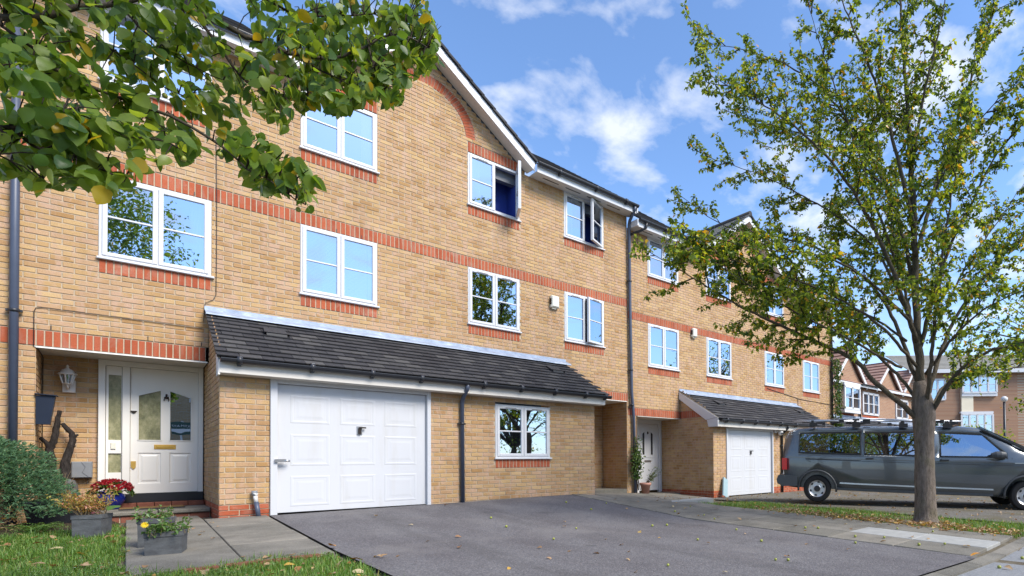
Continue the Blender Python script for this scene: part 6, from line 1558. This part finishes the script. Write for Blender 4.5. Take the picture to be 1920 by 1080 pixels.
fr = MB()
for i in range(16):
    nd = rt.choice(nodes); x, y, z = proj(nd[0])
    if 0 < x < 820 and 0 < y < 400: p = nd[0] + Vector((ru(-.02, .02), ru(-.02, .02), -.03)); fr.tube([nd[0], p], [.0015, .0012], 4, False); fr.lathe([(0, -.011), (.008, -.008), (.010, 0), (.007, .008), (0, .010)], p + Vector((0, 0, -.01)), 8)
fr.build('fruit', M['fruit'], FTREE, kind='stuff')
# the rest of this crown, over and behind the camera (it is what the near windows mirror)
for i in range(120):
    d = Vector((ru(-1, 1), ru(-1, 1), ru(-.7, 1))); 
    if d.length > 1: continue
    p = FT + Vector((1.6, -1.2, 7.6)) + Vector((d.x * 2.2, d.y * 1.5, d.z * 2.7)); tw.tube([hub + Vector((0, -.2, 1.2)), (hub + p) / 2 + Vector((0, 0, .6)), p], [.03, .015, .006], 5, False)
    for j in range(120):
        b = p + Vector((ru(-.5, .5), ru(-.5, .5), ru(-.45, .4))); l = ru(.07, .12)
        cands.append((b, Vector((ru(-1, 1), ru(-1, 1), ru(-1.2, .3))), Vector((ru(-1, 1), ru(-1, 1), ru(0, 1))), l, l * .7))
tw.build('twig', M['twig'], FTREE, kind='stuff')
split_leaves(FTREE, cands, NL, 'leaf', 300, True)
# --- further trees and shrubs down the street on the right
def roundtree(name, label, cat, base, H, cr, n, m, seed, group=None, trunk=.14, lean=Vector((0, 0, 0))):
    r = random.Random(seed); t = thing(name, label, cat, tuple(base), group); q = MB(); c = base + Vector((0, 0, H - cr.z)) + lean
    if trunk: q.tube([base + Vector((0, 0, -.2)), base.lerp(c, .5), c], [trunk, trunk * .8, trunk * .4], 8)
    st = q; lf = MB(); cl = []
    for i in range(n):
        d = Vector((r.uniform(-1, 1), r.uniform(-1, 1), r.uniform(-1, 1)))
        if d.length > 1: continue
        p = c + Vector((d.x * cr.x, d.y * cr.y, d.z * cr.z)); 
        if trunk: st.tube([c + Vector((0, 0, -cr.z * .7)), (c + p) / 2 + Vector((0, 0, -.1)), p], [trunk * .3, trunk * .15, .01], 4, False)
        for j in range(26):
            b = p + Vector((r.gauss(0, .24), r.gauss(0, .24), r.gauss(0, .2))); l = r.uniform(.08, .16)
            leaf(lf, b, Vector((r.uniform(-1, 1), r.uniform(-1, 1), r.uniform(-1, .5))), Vector((r.uniform(-1, 1), r.uniform(-1, 1), r.uniform(0, 1))), l, l * .7)
    if trunk: st.build('trunk', M['limb'], t)
    lf.build('foliage', M[m], t, kind='stuff')
roundtree('street_tree', 'pale-leaved tree farther along the street at the right edge before the brown houses', 'tree', Vector((22.2, -7.9, -.45)), 7.6, Vector((3.4, 3.0, 2.6)), 260, 'treeleaf', 3)
roundtree('street_tree', 'spreading tree across the road mirrored in the ground floor window panes', 'tree', Vector((15.0, -19.5, -.5)), 6.5, Vector((3.4, 1.8, 2.6)), 130, 'leaf', 21)
roundtree('street_tree', 'second tree across the road farther right, mirrored in the ground floor panes', 'tree', Vector((21.5, -22.5, -.5)), 8.5, Vector((3.6, 2.0, 3.4)), 150, 'leaf', 22)
roundtree('shrub', 'bright lime-yellow shrub beyond the van bonnet at the right edge', 'shrub', Vector((25.5, -3.9, -.5)), 2.6, Vector((2.6, 1.6, 1.4)), 200, 'hedge', 4, None, 0)
# ------------------------------------------------------------------ farther houses
def facade(root, name, P0, P1, z0, z1, m, depth=6):
    """slab wall from P0 to P1 (ground points)"""
    d = (P1 - P0).normalized(); nb = Vector((-d.y, d.x, 0))
    q = MB(); A, Bv, C, D = P0, P1, P1 + nb * depth, P0 + nb * depth
    q.prism([(p.x, p.y) for p in (A, Bv, C, D)], z0, z1, 'z'); return q.build(name, M[m], root)
def smallwin(root, P0, d, s0, s1, z0, z1, out=.03, cols=2, rows=2, sill=True, bay=0):
    nb = Vector((d.y, -d.x, 0))                         # outward
    def P(s, z, t): p = P0 + d * s + nb * t; return Vector((p.x, p.y, z))
    f = MB(); up = Vector((0, 0, 1))
    def bar(a, b, w, t=.06): f.bar(a, b, w, t, nb)
    bar(P(s0, z0, out + bay), P(s1, z0, out + bay), .1); bar(P(s0, z1, out + bay), P(s1, z1, out + bay), .1)
    for k in range(cols + 1): s = s0 + (s1 - s0) * k / cols; bar(P(s, z0, out + bay), P(s, z1, out + bay), .1)
    if bay: f.prism([(P(s, 0, t).x, P(s, 0, t).y) for s, t in ((s0 - .05, -.02), (s0 - .05, bay + .05), (s1 + .05, bay + .05), (s1 + .05, -.02))], z1 + .05, z1 + .16, 'z'); f.prism([(P(s, 0, t).x, P(s, 0, t).y) for s, t in ((s0 - .05, -.02), (s0 - .05, bay + .05), (s1 + .05, bay + .05), (s1 + .05, -.02))], z0 - .20, z0 - .05, 'z')
    w = f.build('window', M['upvc'], root)
    for k in range(cols):
        a, b = s0 + (s1 - s0) * k / cols + .05, s0 + (s1 - s0) * (k + 1) / cols - .05; zm = (z0 + z1) / 2
        for (c, e) in ((z0 + .05, zm), (zm, z1 - .05)):
            g = MB(); g.quad(P(a, c, out + bay - .01), P(b, c, out + bay - .01), P(b, e, out + bay - .01), P(a, e, out + bay - .01)); g.build('pane', M['glass'], w)
        h = MB(); h.bar(P(a, zm, out + bay + .01), P(b, zm, out + bay + .01), .03, .03, nb); h.build('glazing_bar', M['upvc'], w)
    if bay:
        for s in (s0, s1):
            g = MB(); g.quad(P(s, z0, 0), P(s, z0, bay), P(s, z1, bay), P(s, z1, 0)); g.build('pane', M['glass'], w)
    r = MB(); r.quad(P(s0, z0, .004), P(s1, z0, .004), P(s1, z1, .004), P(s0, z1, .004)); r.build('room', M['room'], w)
    if sill: r = MB(); r.prism([(P(s, 0, t).x, P(s, 0, t).y) for s, t in ((s0, 0.0), (s0, .02), (s1, .02), (s1, 0.0))], z0 - .33, z0 - .08, 'z'); r.build('red_brick_sill', M['redbrick'], root)
    return w
HA = thing('brick_house', 'two storey brown brick house with red tiled gables past the end of the terrace', 'house', (26, .6, -.5))
PA = Vector((20.9, .6, 0)); dA = Vector((1, 0, 0))
facade(HA, 'wall', PA, Vector((31.6, .6, 0)), -.6, 4.22, 'farbrick', 7)
smallwin(HA, PA, dA, 1.35, 2.75, 3.02, 3.98, .03, 2, 2, True, .28); smallwin(HA, PA, dA, 3.65, 5.30, 2.92, 3.90, .03, 3); smallwin(HA, PA, dA, 7.4, 8.9, 2.90, 3.85, .03, 2)
for (c, hw, pz) in ((2.25, 1.45, 5.70), (6.4, 1.45, 5.55), (9.4, 1.3, 5.5)):
    x = PA.x + c; q = MB(); q.prism([(x - hw + .1, 4.2), (x + hw - .1, 4.2), (x, pz - .2)], .58, .9, 'y'); q.build('gable_wall', M['farbrick'], HA)
    for s in (-1, 1):
        q = MB(); q.bar((x, .42, pz), (x + s * (hw + .15), .42, 4.1), .15, .06, Vector((0, 1, 0))); q.build('barge_board', M['upvc'], HA)
        strips(HA, 'roof_tiling', ((x + s * (hw + .2), .40, 4.1), (x + s * (hw + .2), 4.0, 4.1)), ((x, .40, pz + .12), (x, 4.0, pz + .12)), 9, 'fartile', .05)
strips(HA, 'roof_tiling', ((20.9, .35, 4.2), (31.7, .35, 4.2)), ((20.9, 4.4, 6.6), (31.7, 4.4, 6.6)), 14, 'fartile', .06)
q = MB(); q.box(20.9, 31.6, .34, .38, 4.1, 4.26); q.build('fascia', M['upvc'], HA); gutter(HA, 23.9, 25.7, .30, 4.24, ())
downpipe(HA, [(24.05, .36, 4.2), (24.15, .5, 4.0), (24.15, .53, 2.4)], .05, 'black')
strips(HA, 'lean_to_tiling', ((20.9, -.9, 1.75), (31.6, -.9, 1.75)), ((20.9, .58, 2.58), (31.6, .58, 2.58)), 8, 'tile', .03)
q = MB(); q.box(20.9, 31.6, .5, .59, 2.52, 2.72); q.build('lead_flashing', M['lead'], HA)
facade(HA, 'porch_wall', Vector((20.9, -.6, 0)), Vector((31.6, -.6, 0)), -.6, 1.75, 'farbrick', 1.1)
HB = thing('brick_house', 'red-brown brick house with cream strip and white bay window at the street end', 'house', (34, -3, -.5))
PB = Vector((30.2, .75, 0)); eB = Vector((38.4, -7.9, 0)); dB = (eB - PB).normalized()
facade(HB, 'wall', PB, eB, -.6, 5.6, 'farbrick', 7)
nbB = Vector((dB.y, -dB.x, 0))
def sB(px): r = ray(px, 760); t = ((PB - CP).dot(nbB)) / r.dot(nbB); p = CP + r * t; return (p - PB).dot(dB)
a, b_ = sB(1801), sB(1823)
q = MB(); P = lambda s, t: ((PB + dB * s + nbB * t).x, (PB + dB * s + nbB * t).y)
q.prism([P(a, -.01), P(a, .12), P(b_, .12), P(b_, -.01)], -.5, 4.55, 'z'); q.build('render_strip', M['render'], HB)
smallwin(HB, PB, dB, sB(1800), sB(1858), 2.05, 3.15, .05, 4, 2, False, .12); smallwin(HB, PB, dB, sB(1803), sB(1866), 4.35, 5.25, .05, 4, 2, False, .12)
smallwin(HB, PB, dB, sB(1745), sB(1772), 4.0, 5.1, .03, 2, 2, False); smallwin(HB, PB, dB, sB(1745), sB(1775), 1.9, 2.75, .03, 2, 2, False)
def strips_d(): 
    A, C = PB + nbB * .35, eB + nbB * .35; up = -nbB * 3.8
    strips(HB, 'roof_tiling', (A + Vector((0, 0, 5.55)), C + Vector((0, 0, 5.55))), (A + up + Vector((0, 0, 7.1)), C + up + Vector((0, 0, 7.1))), 12, 'fargreytile', .06)
strips_d()
q = MB(); q.bar(PB + nbB * .36 + Vector((0, 0, 5.52)), eB + nbB * .36 + Vector((0, 0, 5.52)), .05, .2); q.build('fascia', M['upvc'], HB)
# lamp post
lp = at(1884, 812, 27.5); t = thing('street_lamp', 'slim dark street lamp post before the red-brown brick house at the right', 'street lamp', (lp.x, lp.y, -.45))
q = MB(); q.tube([(lp.x, lp.y, -.5), (lp.x, lp.y, .8), (lp.x, lp.y, 3.6)], [.10, .075, .06], 10); q.build('post', M['black'], t)
q = MB(); q.lathe([(0, 0), (.08, .01), (.16, .10), (.17, .2), (.08, .28), (0, .3)], (lp.x, lp.y, 3.58), 12); q.build('lantern', M['paintw'], t)
# overhead wires between the houses and the far street
# ------------------------------------------------------------------ across the road (what the panes mirror)
HO = thing('opposite_house', 'tan brick house across the road behind the photographer, seen only mirrored in the door panes', 'house', (2, -27, -.5))
PO = Vector((14, -26, 0)); eO = Vector((-12, -26, 0)); dO = (eO - PO).normalized()
facade(HO, 'wall', PO, eO, -.6, 5.4, 'fartan', 6)
for s in (2, 6, 9.5, 13, 16.5, 20):
    smallwin(HO, PO, dO, s, s + 1.3, 3.1, 4.3, .03); smallwin(HO, PO, dO, s, s + 1.3, .5, 1.7, .03)
q = MB(); q.prism([(-25.6, 5.35), (-29.5, 7.6), (-33, 5.35)], -12.3, 14.3, 'x'); q.build('roof', M['fartile'], HO)
roundtree('hedge', 'clipped olive green hedge along the far side of the road, mirrored in the door panes', 'hedge', Vector((.5, -19.5, -.4)), 1.7, Vector((4.2, .6, 1.2)), 340, 'hedge', 9, None, 0)
t = thing('sale_board', 'dark estate agent board on a white post, seen mirrored in the right door pane', 'sign', (1.8, -16.2, -.4))
q = MB(); q.box(1.75, 1.83, -16.23, -16.17, -.5, 2.5); q.build('post', M['paintw'], t)
q = MB(); q.box(1.5, 2.1, -16.16, -16.13, 1.97, 2.47); q.build('board', M['signblue'], t)
q = MB(); q.box(1.5, 2.1, -16.128, -16.124, 2.08, 2.20); q.build('white_band', M['paintw'], t)
cu = bpy.data.curves.new('lettering', 'FONT'); cu.body = 'ULTIMATE'; cu.size = .115; cu.align_x = 'CENTER'; cu.extrude = .002
tmp = bpy.data.objects.new('lettering', cu); cu.materials.append(M['paintw']); COL.objects.link(tmp); dg = bpy.context.evaluated_depsgraph_get(); me = bpy.data.meshes.new_from_object(tmp.evaluated_get(dg)); bpy.data.objects.remove(tmp); o = obj('lettering', me, t); o.matrix_parent_inverse = Matrix.Translation(-t.location); o.location = (1.8, -16.12, 2.29); o.rotation_euler = (math.pi / 2, 0, math.pi)
print('objects', len(bpy.data.objects), 'tris', sum(len(o.data.polygons) for o in bpy.data.objects if o.type == 'MESH'))
